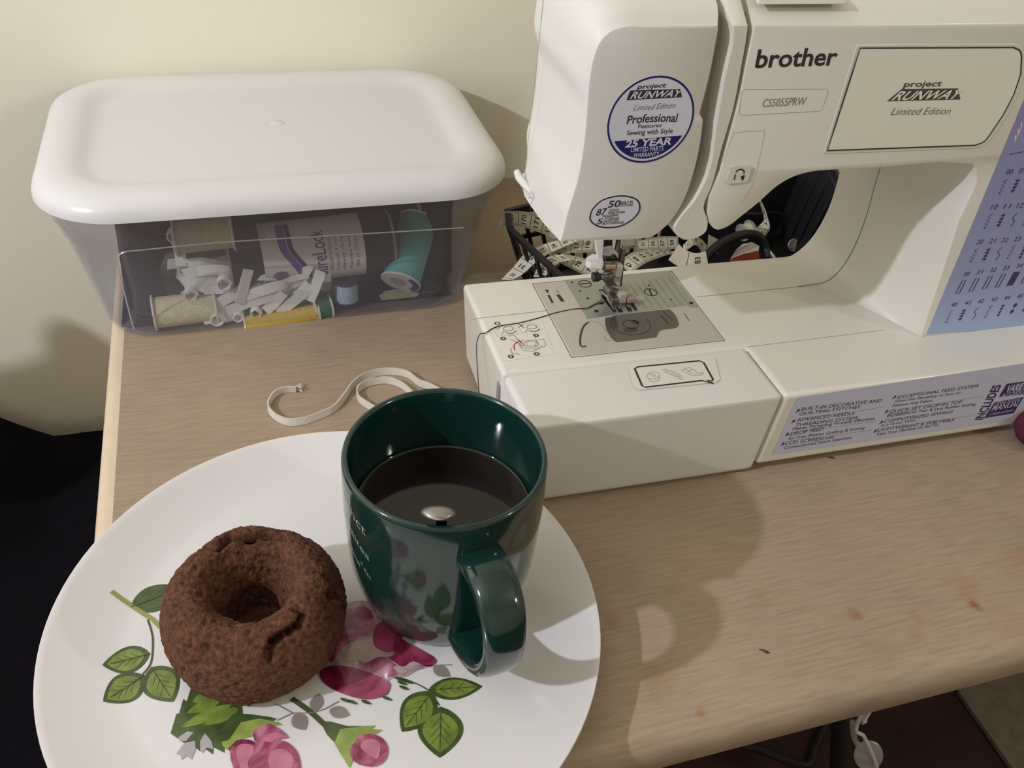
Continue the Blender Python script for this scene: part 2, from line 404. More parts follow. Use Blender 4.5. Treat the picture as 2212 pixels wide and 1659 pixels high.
# strip beside the thread channels, and the floor of the channels
so_f = [(213,282.3), (219.4,271.1), (220.7,267.6), (221.6,244.9), (223,221.5), (224.4,193.9), (220.2,180.7), (212.9,168.7), (211.8,165), (214.7,160), (220,156.4), (227.3,157), (232.2,160.3), (232.1,166.8), (227.6,175.6), (229.4,187.3), (230.2,209), (231.4,229.3), (230.3,252.2), (229.1,266.8), (228.5,270.4), (222.1,280.7)]
so_f[0] = (218.5, 281); so_f[-1] = (227.5, 281)
so_f = smooth(so_f, {0, 1, len(so_f)-2, len(so_f)-1}, 3)
def yb(o, pull): return [(x+(1 if x < 222 else 0), z) for x, z in o]
rs = []
def toptilt(x, z, y):  # upper end slopes back with the top shell
    return y + max(0, z-269.3)*1.15
for y, ins in ((377.2, 1.0), (377.7, .3), (379, 0), (392, 0)):
    rs.append([(x, toptilt(x, z, y), z) for x, z in inset(so_f, (1 if area(so_f) < 0 else -1)*ins)])
mpart(MB().rings(rs), 'thread_guide_strip', white, angle=32)
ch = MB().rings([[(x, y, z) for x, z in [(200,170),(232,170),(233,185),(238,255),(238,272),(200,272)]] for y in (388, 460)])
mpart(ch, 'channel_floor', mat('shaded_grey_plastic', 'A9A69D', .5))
# head with face cover
hd_f = [(148.3,161.7), (149.2,167.6), (150.1,176.3), (151.6,185), (153.3,194.5), (154.2,207.9), (154.2,220.8), (153.6,232.2), (153,242.1), (153,250.3), (154,258.6), (156,263.7), (159.8,267.4), (164.9,269.3), (177.8,269.6), (200.7,269.7), (212.8,269.8), (213.5,268.1), (214.1,245.1), (213.1,227.6), (215.8,224.2), (216.6,217.7), (217,198.6), (215.6,184.7), (212,173.2), (206.6,165.1), (199.3,159.8), (194.1,159.5), (171.6,160.4)]
hd_m = [(x, z) for x, z in hd_f]
for i, q in {8: (150.5, 243), 9: (150.5, 254), 10: (151, 263), 11: (153.5, 270), 12: (159, 275), 13: (167, 277.5), 14: (182, 278.5), 15: (202, 279), 16: (215, 279), 17: (216, 270)}.items(): hd_m[i] = q
hd_b = list(hd_m)
for i in range(0, 3): hd_b[i] = (hd_m[i][0]+3, [153, 158, 168][i])
for i in range(22, 29): hd_b[i] = (hd_m[i][0]-3, max(hd_m[i][1], 156))
HK = {0, 16, 17, 19, 20}; HS = 4
hd_f, hd_m, hd_b = [smooth(o_, HK, HS) for o_ in (hd_f, hd_m, hd_b)]
sgn = 1 if area(hd_f) < 0 else -1
def bulge(y): return 6*math.sin(PI*min(1, max(0, (y-380)/95)))
def hr(y, t, u, ins=0, dz=0):
    o = []
    for i, (a, b, c) in enumerate(zip(hd_f, hd_m, hd_b)):
        x = a[0]+(b[0]-a[0])*t; z = a[1]+(b[1]-a[1])*t; x += (c[0]-b[0])*u; z += (c[1]-b[1])*u
        if 9*HS <= i <= 16*HS: z += dz*min(1, (i-9*HS)/(5*HS))
        if i <= 2*HS or i >= 22*HS: z -= bulge(y)*(1 if (i == 0 or i >= 22*HS) else max(0, 1-i/(2*HS)))
        o.append((x, z))
    return [(x, y, z) for x, z in inset(o, sgn*ins)]
hm = MB().rings([hr(377, 0, 0, 1.0), hr(377.3, 0, 0, .3), hr(378, 0, 0), hr(380.5, .35, 0), hr(385, .75, 0), hr(391, 1, 0), hr(400, 1, 0, 0, 2.5), hr(415, 1, 0, 0, 4.5), hr(430, 1, .1, 0, 5), hr(445, 1, .4, 0, 3), hr(458, 1, .8, 1, 0), hr(463, 1, 1, 2, -1), hr(465, 1, 1, 4.5, -3)])
mpart(hm, 'head_cover', white2, angle=40)
sb = MB().tube([(150.4, 446, 262), (150.2, 446.5, 230), (149.8, 447, 200), (149.2, 447.5, 170)], .15, 6)
mpart(sb, 'side_seam', mat('pale_seam', 'A9A69E', .5))
ct = MB().tube([(150.5, (435.5,159.5)[0], (435.5,159.5)[1]), (148.5, (442.6,161.2)[0], (442.6,161.2)[1]), (147.5, (451.3,161.5)[0], (451.3,161.5)[1]), (147.5, (456.6,162.8)[0], (456.6,162.8)[1])], 2.2, 12, [1.2, 2.2, 2.3, 1.9])
mpart(ct, 'thread_cutter', white2)
# small dark figure and leader line moulded near the cutter
LP = lambda y, z: (148.6, y, z)
k = MB(); line(k, [(433.5,162.2), (435,157.8), (426.6,160.6), (429,156.5)], .5, LP); line(k, [(431.2,163.4), (425.2,161.9)], .5, LP); line(k, [(431.4,155.2), (428.1,150.6)], .25, LP)
mpart(k, 'cutter_mark', greyink, smooth=False)
# seam in the throat
def thr(i, y):
    for (y0, t0, _), (y1, t1, _) in zip(ys, ys[1:]):
        if y0 <= y <= y1: t = t0+(t1-t0)*(y-y0)/(y1-y0)
    a, b = Fo[i], Bo[i]; return (a[0]+(b[0]-a[0])*t-.05, y, a[1]+(b[1]-a[1])*t+.05)
mpart(MB().tube([(357, 447.3, BZ+.1)]+[thr(i, 447.3) for i in range(3, 12*SK, 1)], .25, 6), 'throat_seam', seamm)
# carry handle panel on top, recess not cut, its shade painted as darker beige
hr_ = [(232,372), (283,372), (279,398), (236,398)]
mpart(MB().rings([[(232,380.5,277.5),(282,380.5,277.5),(279,400,283),(236,400,283)],[(234,382,279.3),(280,382,279.3),(278,399,284.6),(237,399,284.6)]]), 'carry_handle', mat('shaded_handle_plastic', 'CFCBBE', .4), bevel=.8)
# printed front
def decal(name, m, parent=None, label=None, **k):
    def deco(fn):
        mb = MB(); fn(mb); o = mpart(mb, name, m, parent, smooth=False, **k)
        if label: o['label'] = label
        return o
    return deco
@decal('brand_lettering', ink)
def _(mb):
    text(mb, 'brother', (237,249.7), (281.4,250.1), (236.5,258.7), FY, .02)
@decal('model_lettering', greyink)
def _(mb):
    text(mb, 'CS5055PRW', (246.3,229.9), (270.6,230.2), (246.4,234.2), FY, .004)
    line(mb, [(232.9,238.5), (235.3,239.1), (280.5,238.1), (282.1,236.6), (281.6,227.5), (279.8,226.6), (235.7,226), (234.6,227.3)], .18, FY, True)
@decal('reverse_button', white, None)
def _(mb):
    o = [(236.5,198.6), (237.9,199.4), (247.6,199), (249.3,197.9), (248.8,190.6), (247.4,189.6), (237.3,189.1), (235.8,190.6)]
    mb.rings([[(x, 376.2, z) for x, z in o], [(x, 378, z) for x, z in o]])
@decal('button_symbol', ink)
def _(mb):
    f = lambda x, z: (x, 376.0, z)
    line(mb, [(240.5,191.4), (240.5,194.5)], .7, f); line(mb, spline([(240.5,195.5), (241.2,196.8), (243,197.2), (244.9,196.3), (245.3,194.7)]), .7, f); line(mb, [(245.5,194), (245.7,191.1)], .7, f)
    mb.poly([(243.8,193.3), (246.4,193.4), (245.3,190.6)], f)
@decal('button_outline', greyink)
def _(mb):
    line(mb, [(236.5,198.6), (237.9,199.4), (247.6,199), (249.3,197.9), (248.8,190.6), (247.4,189.6), (237.3,189.1), (235.8,190.6)], .22, FY, True)
    line(mb, spline([(239.2,188), (238.1,182.8), (231.6,201.4), (233.9,215.3), (236,217.1), (249.5,217.3), (251.8,215), (253,189.3), (248.7,176.6)][2:], 4), .15, FY)
# window plate with black rim
wp = [(292.4,258.2), (385,257), (390.2,255), (392.6,252.1), (394.2,210.7), (391.8,205.4), (386.5,203.5), (292,205)]
wpo = [(290.1,259.6), (385.2,258.8), (390.5,257.1), (394.5,253), (397,208.7), (394,203.4), (388.1,201.5), (290.4,203)]
wp = smooth(wp, {0, 1, 6, 7}, 4); wpo = smooth(wpo, {0, 1, 6, 7}, 4)
mpart(MB().rings([[(x, 377.5, z) for x, z in wpo], [(x, 376.7, z) for x, z in wpo]]), 'picture_plate', white, bevel=.25)
@decal('plate_panel', mat('pale_green_film', 'E8E7DA', .35), label='pale green film inside the plate')
def _(mb): mb.poly(wp, lambda x, z: (x, 376.5, z))
PP = lambda x, z: (x, 376.38, z)
PP2 = lambda x, z: (x, 376.26, z)
@decal('plate_border', ink)
def _(mb): line(mb, wp, .75, PP, True)
@decal('plate_logo', mat('dark_grey_print', '4A4844', .5))
def _(mb):
    mb.poly([(325.2,237), (360.1,236.3), (364.4,230.2), (318.5,230.7)], PP)
    text(mb, 'project', (325.6,238), (348.7,237.8), (325.7,241.1), PP, .02)
    cur = [(323.5,222.3), (326.6,223.2), (327,227.7), (325.7,226.7), (327.3,223.4), (330.3,222.3), (331,224.8)]
    text(mb, 'Limited Edition', (323.8,223.1), (360.7,222.2), (324.9,227.3), PP, -.012)
@decal('plate_logo_letters', mat('pale_green_film', ''))
def _(mb): text(mb, 'RUNWAY', (321,231.3), (361.5,230.8), (325,236.1), PP2, .02)
# blue stitch panel on the column
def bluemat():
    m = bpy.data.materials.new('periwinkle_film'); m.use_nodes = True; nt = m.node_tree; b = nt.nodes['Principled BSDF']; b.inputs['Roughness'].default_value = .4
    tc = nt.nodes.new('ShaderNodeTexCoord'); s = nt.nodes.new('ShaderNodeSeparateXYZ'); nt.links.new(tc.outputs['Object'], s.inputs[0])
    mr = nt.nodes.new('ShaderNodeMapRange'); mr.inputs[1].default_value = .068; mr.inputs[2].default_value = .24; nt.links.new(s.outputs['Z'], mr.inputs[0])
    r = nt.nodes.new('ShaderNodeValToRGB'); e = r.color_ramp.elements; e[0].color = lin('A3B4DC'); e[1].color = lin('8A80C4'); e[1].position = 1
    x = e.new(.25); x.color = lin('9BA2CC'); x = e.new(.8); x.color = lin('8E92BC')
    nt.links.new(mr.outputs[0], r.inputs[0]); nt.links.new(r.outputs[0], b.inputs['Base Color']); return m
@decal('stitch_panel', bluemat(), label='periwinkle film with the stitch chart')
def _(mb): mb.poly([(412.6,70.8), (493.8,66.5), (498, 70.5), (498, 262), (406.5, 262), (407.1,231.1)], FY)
FQ = lambda x, z: (x, 376.74, z)
@decal('stitch_chart', mat('indigo_print', '3B3760', .5))
def _(mb):
    rows = [(40, (423.5,91.6), (436,91.9), (422.6,96), 7, (425.8,81.2)), (30, (421.9,114.8), (431.8,115.4), (421,119), 7, (423.5,104.7)),
            (20, (420.9,137.8), (430.3,137.7), (419.7,141.8), 7, (421.2,128.6)), (10, (419.7,161.5), (429.2,161.4), (419,164.9), 6, (420.7,152.7)), (0, (419.1,184.1), (427.9,184.3), (417.8,187.9), 5, (418.2,175.7))]
    rnd = random.Random(3)
    for n0, a, b, t, cnt, g in rows:
        dx, dz = b[0]-a[0], b[1]-a[1]
        gx, gz = (g[0]-a[0])+2.0, g[1]-a[1]
        if n0 == 40: dx *= .82; dz *= .82
        for i in range(cnt):
            px, pz = a[0]-1.6+dx*i, a[1]+dz*i
            text(mb, '%02d' % (n0+i), (px, pz), (px+4.6, pz-.1), (px+.3, pz+3.4), FQ, 0)
            cx, cz = px+2.3, pz-8.2; H = 4.8; kind = (n0+i) % 10 if n0 != 30 else 20+i
            if n0 == 30:
                w = 1.4; line(mb, [(cx-w, cz-H), (cx+w, cz-H), (cx+w+.6, cz+H), (cx-w+.6, cz+H)], .7 if i != 4 else 2.6, FQ, True)
            elif kind in (0, 3): line(mb, [(cx+(-1.2 if q % 2 else 1.2), cz-H+q*1.2) for q in range(9)], .55, FQ)
            elif kind == 1: line(mb, [(cx+.6, cz-H), (cx+.9, cz+H)], .4, FQ); [mb.poly(ell((cx, cz-3+q*2.2), 1.5, .8, 8), FQ) for q in range(4)]
            elif kind == 2: line(mb, spline([(cx, cz-H), (cx+1.5, cz-1.5), (cx-1, cz+1.5), (cx+.8, cz+H)], 5), .5, FQ)
            elif kind == 4: [mb.poly([(cx-1.5, cz-4+q*2.4), (cx, cz-5.2+q*2.4), (cx+1.5, cz-4+q*2.4), (cx, cz-2.8+q*2.4)], FQ) for q in range(4)]
            elif kind == 5: [mb.poly(ell((cx, cz-2.6+q*5), 1.6, 1.6, 8), FQ) for q in range(2)]; line(mb, [(cx, cz-H), (cx, cz+H)], .35, FQ)
            else: [mb.poly([(cx-1.6, cz-4+q*5), (cx+1.6, cz-3.2+q*5), (cx-1.4, cz-1+q*5)], FQ) for q in range(2)]
    line(mb, [(414,196.6), (498, 207.5)], .5, FQ)
@decal('screen_logo', mat('pink_white_print', 'E6D2CC', .5))
def _(mb):
    text(mb, 'E', (413.9,204.1), (412, 207.5), (414.1,213.3), FQ, .03)
# round sticker on the head
c0 = (187.4,225.3); RX = ((210.3,225.6)[0]-(165.3,224.3)[0])/2; RZ = ((186.8,246.4)[1]-(188.1,202.7)[1])/2
paper = mat('pale_blue_sticker', 'D3D5E2', .35)
navy = mat('navy_print', '1E1C63', .4)
SF = lambda x, z: (x, 376.78, z)
SF2 = lambda x, z: (x, 376.68, z)
SF3 = lambda x, z: (x, 376.58, z)
rs_ = mpart(MB().rings([[(x, y, z) for x, z in ell(c0, RX, RZ, 64)] for y in (377.1, 376.85)]), 'round_sticker', paper, angle=30)
@decal('sticker_band', navy, rs_)
def _(mb): pass
bpy.data.objects.remove(bpy.data.objects['sticker_band'])
def childdecal(name, m, parent, fn):
    mb = MB(); fn(mb); o = mpart(mb, name, m, parent, smooth=False); return o
def f(mb):
    line(mb, ell(c0, RX-.5, RZ-.5, 64), 1.0, SF, True)
    xl, zl = (169.5,216.7); xr, zr = (206.3,217.4)
    seg = [p for p in ell(c0, RX-2.2, RZ-2.2, 72) if p[1] < zl+(zr-zl)*(p[0]-xl)/(xr-xl)]
    seg.sort(key=lambda p: math.atan2(p[1]-(zl+zr)/2-8, p[0]-c0[0]) % (2*PI))
    mb.poly(seg, SF)
childdecal('sticker_print', navy, rs_, f)
def f(mb):
    mb.poly([(174,240.4), (199.7,240.4), (201.5,236.3), (172.9,235.8)], SF)
    text(mb, 'project', (177.4,241), (191.8,241.5), (178,243.2), SF, .02)
    text(mb, 'Limited Edition', (177.3,230.5), (198.5,231.1), (178.2,233.6), SF, -.015)
    text(mb, 'Professional', (174.9,223.9), (201.1,224), (175.1,228.3), SF, .018, .12)
    text(mb, 'Features', (181.1,221.6), (193.5,221.8), (181.2,223.7), SF, .01)
    text(mb, 'Sewing with Style', (175.8,218.3), (200.1,218.4), (175.9,220.9), SF, .01)
childdecal('sticker_words', ink, rs_, f)
def f(mb):
    text(mb, 'RUNWAY', (174.4,236.5), (199.7,236.8), (176.2,239.9), SF2, .02)
    text(mb, '25 YEAR', (175.9,212.1), (200.5,212.6), (176.4,215.9), SF2, .03)
    text(mb, 'LIMITED PARTS', (179.5,209.5), (196.8,209.6), (179.5,212), SF2, .005)
    text(mb, 'WARRANTY', (181.2,206.5), (194.9,206.8), (181.3,208.9), SF2, .005)
childdecal('sticker_light_words', paper, rs_, f)
# oval sticker
c1 = (176.4,176.9)
o1 = [(163.4,172.4), (162.5,175.7), (163.6,180), (167.6,184.2), (174.1,186.1), (180.9,186), (187.2,183.7), (189.8,180.3), (190.1,176.1), (187,171.5), (180.8,168.1), (173.6,167.7), (167.5,169.2)]
o1 = spline(o1, 4, True)
ov = mpart(MB().rings([[(x, y, z) for x, z in o1] for y in (377.1, 376.85)]), 'oval_sticker', paper, angle=30)
def f(mb):
    line(mb, inset(o1, (1 if area(o1) < 0 else -1)*.4), .8, SF, True)
    text(mb, '50', (171.8,179.7), (178.4,179.8), (172.4,183.6), SF, .02)
    text(mb, '87', (165.8,175.4), (171.3,175.8), (166.5,179.3), SF, .02)
    text(mb, '5', (167,170.5), (170.1,170.6), (167.6,173.7), SF, .02)
    for t, a, b, c in (('BUILT-IN', (178.9,181.2), (185.3,181.4), (178.9,182.7)), ('STITCHES', (178.6,179.7), (185.6,179.7), (178.7,181.1)), ('STITCH', (172.9,177.3), (178.2,177.4), (172.9,178.6)), ('FUNCTIONS', (172.6,175.9), (181.8,176), (172.7,177.2)),
                       ('INCLUDING', (169.8,174.3), (178.4,174.5), (169.8,175.7)), ('STYLES OF', (171.3,172.8), (179.2,172.8), (171.3,174.1)), ('AUTO-SIZE', (170.7,171.3), (179.2,171.4), (170.8,172.7)), ('BUTTONHOLES', (170.4,169.9), (182.3,169.9), (170.5,171.2))):
        text(mb, t, a, b, c, SF, .02)
childdecal('sticker_words', ink, ov, f)
# base label with feature list
lb = [(296.3,14.1), (296,62.8), (297.4,65.6), (467.5,69.9), (497, 60), (499, 30), (483,20.1), (480.5,13.2)]
lab = mpart(MB().poly(lb, KP), 'feature_label', mat('lilac_label', 'C2C5DE', .4), smooth=False); lab['label'] = 'lilac label listing features'
def f(mb):
    for t, a, b, c, bo in (
        ('BUILT-IN DECORATIVE AND', (302.9,53.3), (360.7,51.2), (302.7,57.3), 0), ('QUILTING STITCHES', (302.8,49.3), (346.2,48.3), (302.8,52.9), 0),
        ('ADVANCED NEEDLE', (303.3,43.5), (344.5,42.8), (303.3,47.2), 0), ('THREADING SYSTEM', (303.9,39.2), (348.2,38), (303.8,43), 0), ('Makes Threading Virtually Effortless', (303.1,36), (362.9,35), (302.8,39.4), .0),
        ('DROP FEED', (303.3,30.9), (326.5,31.7), (303.1,35.2), 0), ('for Free Motion Quilting & Sewing', (303.3,27.1), (358.7,27.1), (303.1,30.6), .0),
        ('LCD SCREEN', (302.7,22.5), (330,22), (302.6,26.4), 0), ('with', (331.2,22.2), (338,22.3), (330.5,25.9), .0), ('Computerized Stitch Selection', (303.1,18.5), (352.4,19.1), (302.8,22), .0),
        ('EXCEPTIONAL FEED SYSTEM', (372.2,52.2), (432.6,52.7), (371.8,55.9), 0), ('Gives the Flexibility to Sew on', (371.6,49), (421.2,48.7), (371.3,51.9), .0), ('Almost Any Fabric', (371.5,44.9), (402.3,44.7), (370.9,48.3), .0),
        ('QUICK-SET DROP-IN TOP', (372,39.3), (427.6,38.8), (371.6,43.2), 0), ('BOBBIN', (372,35.5), (388.8,35.6), (371.6,39.4), 0), ('for Fast & Easy Bobbin Setting', (390.1,35.8), (440.8,34.9), (389.1,39.3), .0),
        ('COMPUTERIZED SEWING', (371.9,30.4), (424.9,30.2), (371.5,34.3), 0), ('at a Great Value', (371.3,27), (397.3,27.6), (371,30.1), .0),
        ('LIGHTWEIGHT & PORTABLE', (371,22.3), (430.9,21.6), (370.6,26.3), 0), ('Take Your Machine on the Go', (371.4,18.2), (419.6,19.1), (370.8,21.8), .0)):
        c = (a[0]+(c[0]-a[0])*.82, a[1]+(c[1]-a[1])*.82)
        text(mb, t, a, b, c, KP2, bo)
    for a in ((300.2,53), (300.4,43.6), (300.3,31.9), (300.2,23), (368.7,53.2), (368.8,40.3), (369.4,30.4), (368.5,22.3)):
        mb.poly([(a[0]-.6, a[1]-1), (a[0]+2, a[1]+.9), (a[0]+.2, a[1]+2.8)], KP2)
    for a, b in (((345.3,45.6), (364.6,46.4)), ((302.9,46.4), (340.5,46)), ((304.4,34.1), (366.1,33.1)), ((303.1,25.9), (365.4,24.6)), ((403.9,41.5), (441.2,43.4)), ((402,24.5), (444.2,24.6))):
        line(mb, [a, b], .18, KP2)
childdecal('label_words', ink, lab, f)
def f(mb):
    text(mb, 'INCLUDES', (455.9,18.5), (452.1,51.8), (448.6,19.4), KP2, .03)
    mb.poly([(456.8,40), (456,52), (497, 52.5), (496, 38.5)], KP2)
    mb.poly([(456.3,19.8), (456.4,34.9), (479.3,36.3), (480.4,20.6)], KP2)
childdecal('label_blocks', mat('deep_indigo_print', '35285E', .4), lab, f)
def f(mb):
    K3 = lambda x, z: (KP2(x, z)[0], KP2(x, z)[1]-.12, z)
    text(mb, 'VARIETY', (459.4,43.8), (478.4,44.7), (458.6,50.7), K3, .03)
    text(mb, 'ACCESSORIES', (458.8,39.6), (484.1,40.3), (458.3,43.2), K3, .01)
    text(mb, 'OPERATIONAL', (457.7,32), (478.5,33.4), (457.2,34.7), K3, .0)
    text(mb, 'MANUAL', (458.1,26.6), (479.5,27.9), (457.8,32.4), K3, .015)
    text(mb, 'in English and Spanish', (459.3,22), (478.5,23.1), (458.8,24.7), K3, .0)
childdecal('label_light_words', mat('lilac_label', ''), lab, f)
# compartment sticker, speech-bubble shape
st = [(203.9,382.9), (258.5,382.6), (260.9,379.8), (255.1,360.8), (251.2,357.9), (201.7,359.5), (199.7,363.3)]
bub = mpart(MB().poly(st, BP), 'contents_sticker', mat('clear_white_sticker', 'DEDBD3', .3), smooth=False)
BQ = BP2(.24)
def f(mb):
    line(mb, [(206.9,379.1), (209.6,380.5), (250,379.4), (251.8,377.1), (250.2,360.8), (248.5,359.3), (246.5,360.8), (248.7,357.1), (242.9,361), (206.5,361.2), (205.1,362.8)], 1.3, BQ, True)
childdecal('sticker_outline', ink, bub, f)
def f(mb):
    for dy in (0, 8):
        line(mb, spline([(211.8,371.8), (216.1,374.2), (219.3,372.7), (219.1,370.1), (214.8,367.7), (211.6,369.2)], 4, True), .3, BQ, True)
    line(mb, spline([(211.1,368.8), (212.9,365.3), (217.2,366.3), (219,369.2)], 4), .3, BQ)
    line(mb, ell((215.7,371.1), 1.2, 1.2, 12), .25, BQ, True)
    line(mb, [(223.3,375.7), (227.9,372.1), (232.2,365.4)], .4, BQ); line(mb, [(223.4,373.8), (227.7,369), (231.7,363.7)], .4, BQ); line(mb, [(225.2,375.8), (229.8,372.2), (233.3,366.6)], .3, BQ)
    line(mb, [(234.8,372.7), (240.8,374.4), (243.2,370.7), (242.9,367.6), (247.4,368.6), (246.9,366.9), (242.7,365.8), (239.6,366.4), (236.9,369.1)], .35, BQ, True)
    line(mb, [(237.5,373.1), (239.6,369.1), (241.9,367.3)], .3, BQ); line(mb, [(237.7,370.8), (241.9,371.9)], .3, BQ)
childdecal('sticker_drawings', greyink, bub, f)
# bobbin threading sticker
st = [(131.4,441.3), (165.4,442.5), (166.4,440.7), (163.9,401.6), (131.4,400.3), (130.3,402.4)]
bs = mpart(MB().poly(st, BP), 'threading_sticker', mat('clear_white_sticker', ''), smooth=False)
def num(mb, c, t):
    mb.poly(ell(c, 2.0, 2.0, 16), BQ)
def f(mb):
    for c in ((137.1,438.8), (136.5,422.3), (157.7,422.2), (136.3,403.9), (152.5,403.6)): mb.poly(ell(c, 1.9, 1.9, 16), BQ)
    for c, q in (((142.4,430.8), 0), ((157.6,430.3), 1)):
        line(mb, ell((c[0], c[1]+1.2), 3.2, 2.2, 20), .35, BQ, True); line(mb, ell((c[0]+.6, c[1]-1.6), 3.2, 2.2, 14, 0, 180, 360), .6, BQ); line(mb, [(c[0]-3, c[1]-.5), (c[0]-6, c[1]-4)], .25, BQ)
    line(mb, ell((152.1,414.3), 4.6, 3.6, 20), .35, BQ, True); line(mb, ell((152.1,414.3), 7, 5.5, 14, 0, 120, 330), .3, BQ)
    line(mb, [(156.6,417.4), (161.2,417.6), (161,411.3), (157.3,409)], .3, BQ); line(mb, [(140.3,424.2), (144.1,425), (144.9,419.4), (147.3,416.1)], .35, BQ); line(mb, [(140.1,421.2), (143.4,418.2), (146,412.9)], .35, BQ)
    line(mb, [(144.2,414.7), (145.4,408.7), (150.6,406.3), (156.1,408.7)], .3, BQ); line(mb, [(156.7,420.8), (155.9,414.1)], .2, BQ); line(mb, [(140.6,407.1), (142.3,404), (138.9,406.5)], .3, BQ)
    for a, b, c_, d in (((132.9,434.4), (147,435.1), (147.4,425.9), (133.8,425.3)), ((149,434.8), (160.8,435.4), (162.2,426.9), (149.5,426.1))): line(mb, [a, b, c_, d], .15, BQ, True)
childdecal('sticker_drawings', mat('dark_grey_print', ''), bs, f)
def f(mb):
    line(mb, [(150.6,436.1), (152.5,431.1)], .55, BQ); line(mb, [(149.2,432.2), (153.4,435.1)], .55, BQ); line(mb, [(134.9,434.1), (135.2,432), (137.5,434.7)], .45, BQ)
    line(mb, spline([(140.4,409.6), (141,413.8), (143.3,416.8), (146,417.8)], 4), .8, BQ); line(mb, ell((152.1,414.3), 3.2, 2.4, 20), .3, BQ, True); line(mb, [(138.4,411.8), (137.8,408.6), (138.4,405.6)], .4, BQ)
    line(mb, [(145.5,420.3), (146.6,415.7), (146.9,412.7)], .4, BQ)
childdecal('red_marks', mat('red_print', 'A63A34', .5), bs, f)
BN = BP2(.34)
def f(mb):
    for c, t in (((137.1,438.8), '1'), ((136.5,422.3), '4'), ((157.7,422.2), '2'), ((136.3,403.9), '5'), ((152.5,403.6), '3')):
        text(mb, t, (c[0]-.7, c[1]-1.1), (c[0]+.7, c[1]-1.1), (c[0]-.7, c[1]+1.1), BN, .02)
childdecal('step_numbers', mat('clear_white_sticker', ''), bs, f)
# needle plate
NP = [(172.6,396.6), (275.7,396.6), (275.7,480.3), (172.6,480.3)]
npm = mpart(MB().box((172.9,397,64), (275.4,480,BZ-.0)), 'bobbin_cover_plate', mat('beige_cover_plastic', 'BDB5AB', .35), bevel=1.0)
for v in npm.data.vertices:
    if v.co.z > .06: v.co.z += .00022
gp = MB(); line(gp, NP, .7, BP, True); mpart(gp, 'plate_gap', mat('dark_gap', '54504A', .7), smooth=False)
mp = [(195.8,480.7), (268.9,481.3), (271.4,481.2), (273,478.5), (274.7,435.9), (273.4,434.4), (269.2,435.7), (267.9,438.1), (216,435.1), (195.8,434.2)]
metal = mpart(MB().rings([[(x, y, BZ+.1) for x, y in mp], [(x, y, BZ+.5) for x, y in mp]]), 'needle_plate', mat('brushed_needle_plate', 'A9AEA6', .38, .75), smooth=False)
MP = BP2(.66)
blk = mat('plate_opening', '121214', .6)
def f(mb):
    for c in ((195.4,436.9) , (211.4,449), (204.2,456.3), (201.9,465.8), (199.5,477.2), (204.5,440.8), (272,439.7), (259.6,446.2), (251.7,465.5)):
        pass
    for c, r in (((204.6,441.1), 1.5), ((211.1,449), 1.3), ((204,456.3), 1.0), ((201.9,465.8), .8), ((199.9,476.9), .8), ((272,439.7), 1.4), ((260.1,446.1), .6), ((251.8,465.1), .8)): mb.poly(ell(c, r, r, 16), MP)
    for a, b, w in (((216.3,465.2), (216.3,437.8), 2.6), ((221,444.1), (220.3,437.1), 3.0), ((227.5,444.7), (226.8,437.1), 3.0), ((231.4,446.3), (231.2,437.5), 2.2), ((214.7,458), (215,444.5), 1.0)): line(mb, [a, b], w, MP)
    for c in ((208.2,473.8), (249.6,456.7)): line(mb, ell(c, 4.3, 4.3, 28), .55, MP, True)
    line(mb, [(204.8,474.3), (212.1,474)], 1.0, MP)
    line(mb, [(250,460.4), (248.7,452.5)], 1.0, MP)
childdecal('plate_openings', blk, metal, f)
def f(mb):
    for i in range(7):
        x = 239+i*5.1; line(mb, [(x, 437.5+(1 if i % 2 else 0)), (x, 472)], .25, MP)
childdecal('guide_lines', mat('engraved_line', '868A83', .5), metal, f)
def f(mb):
    for a in ((220.8,441.4), (227.3,442)): mb.box((a[0]-1, a[1]-1.3, BZ+.3), (a[0]+1, a[1]+1.3, BZ+1.4))
    mb.cyl(((216.2,452.1)[0], (216.2,452.1)[1], BZ+1.4), ((216.6,439.4)[0], (216.6,439.4)[1], BZ+1.2), .8, n=8)
childdecal('feed_dog', steel, metal, f)
# dark see-through bobbin cover
bc = [(207.3,431.8), (211.4,433.2), (219,434.6), (250.9,435.3), (254.2,433.7), (255.1,427.6), (253.5,418.8), (251.3,416), (248,414.4), (238.7,413.9), (233.4,408.2), (231,407.1), (208.2,406.5), (205.6,407), (204.1,409.7), (203.8,414.8), (204.2,420.8)]
BC = BP2(.5)
bcv = mpart(MB().rings([[(x, y, BZ+.2) for x, y in spline(bc, 3, True)], [(x, y, BZ+.55) for x, y in spline(bc, 3, True)]]), 'bobbin_window', mat('smoky_window', '58534C', .18), smooth=False); bcv['label'] = 'smoky brown see-through bobbin window'
BD = BP2(.7)
def f(mb):
    c = (221.6,423.1)
    line(mb, ell(c, 13, 11.5, 40, 0, 120, 380), .8, BD); line(mb, ell(c, 5, 4.5, 24), 1.0, BD, True)
    mb.poly([(211.8,431), (214.9,431.6), (211.9,419.5), (209.7,422)], BD); mb.poly(ell((225.6,425), 3, 2.4, 14), BD); mb.poly(ell((219.3,417.2), 5, 2.2, 14), BD)
    line(mb, [(245.4,428.6), (246.8,419.9)], 1.6, BD); line(mb, [(248.9,432.4), (250.6,422.4)], .7, BD)
childdecal('bobbin', mat('dark_bobbin', '38342F', .3), bcv, f)
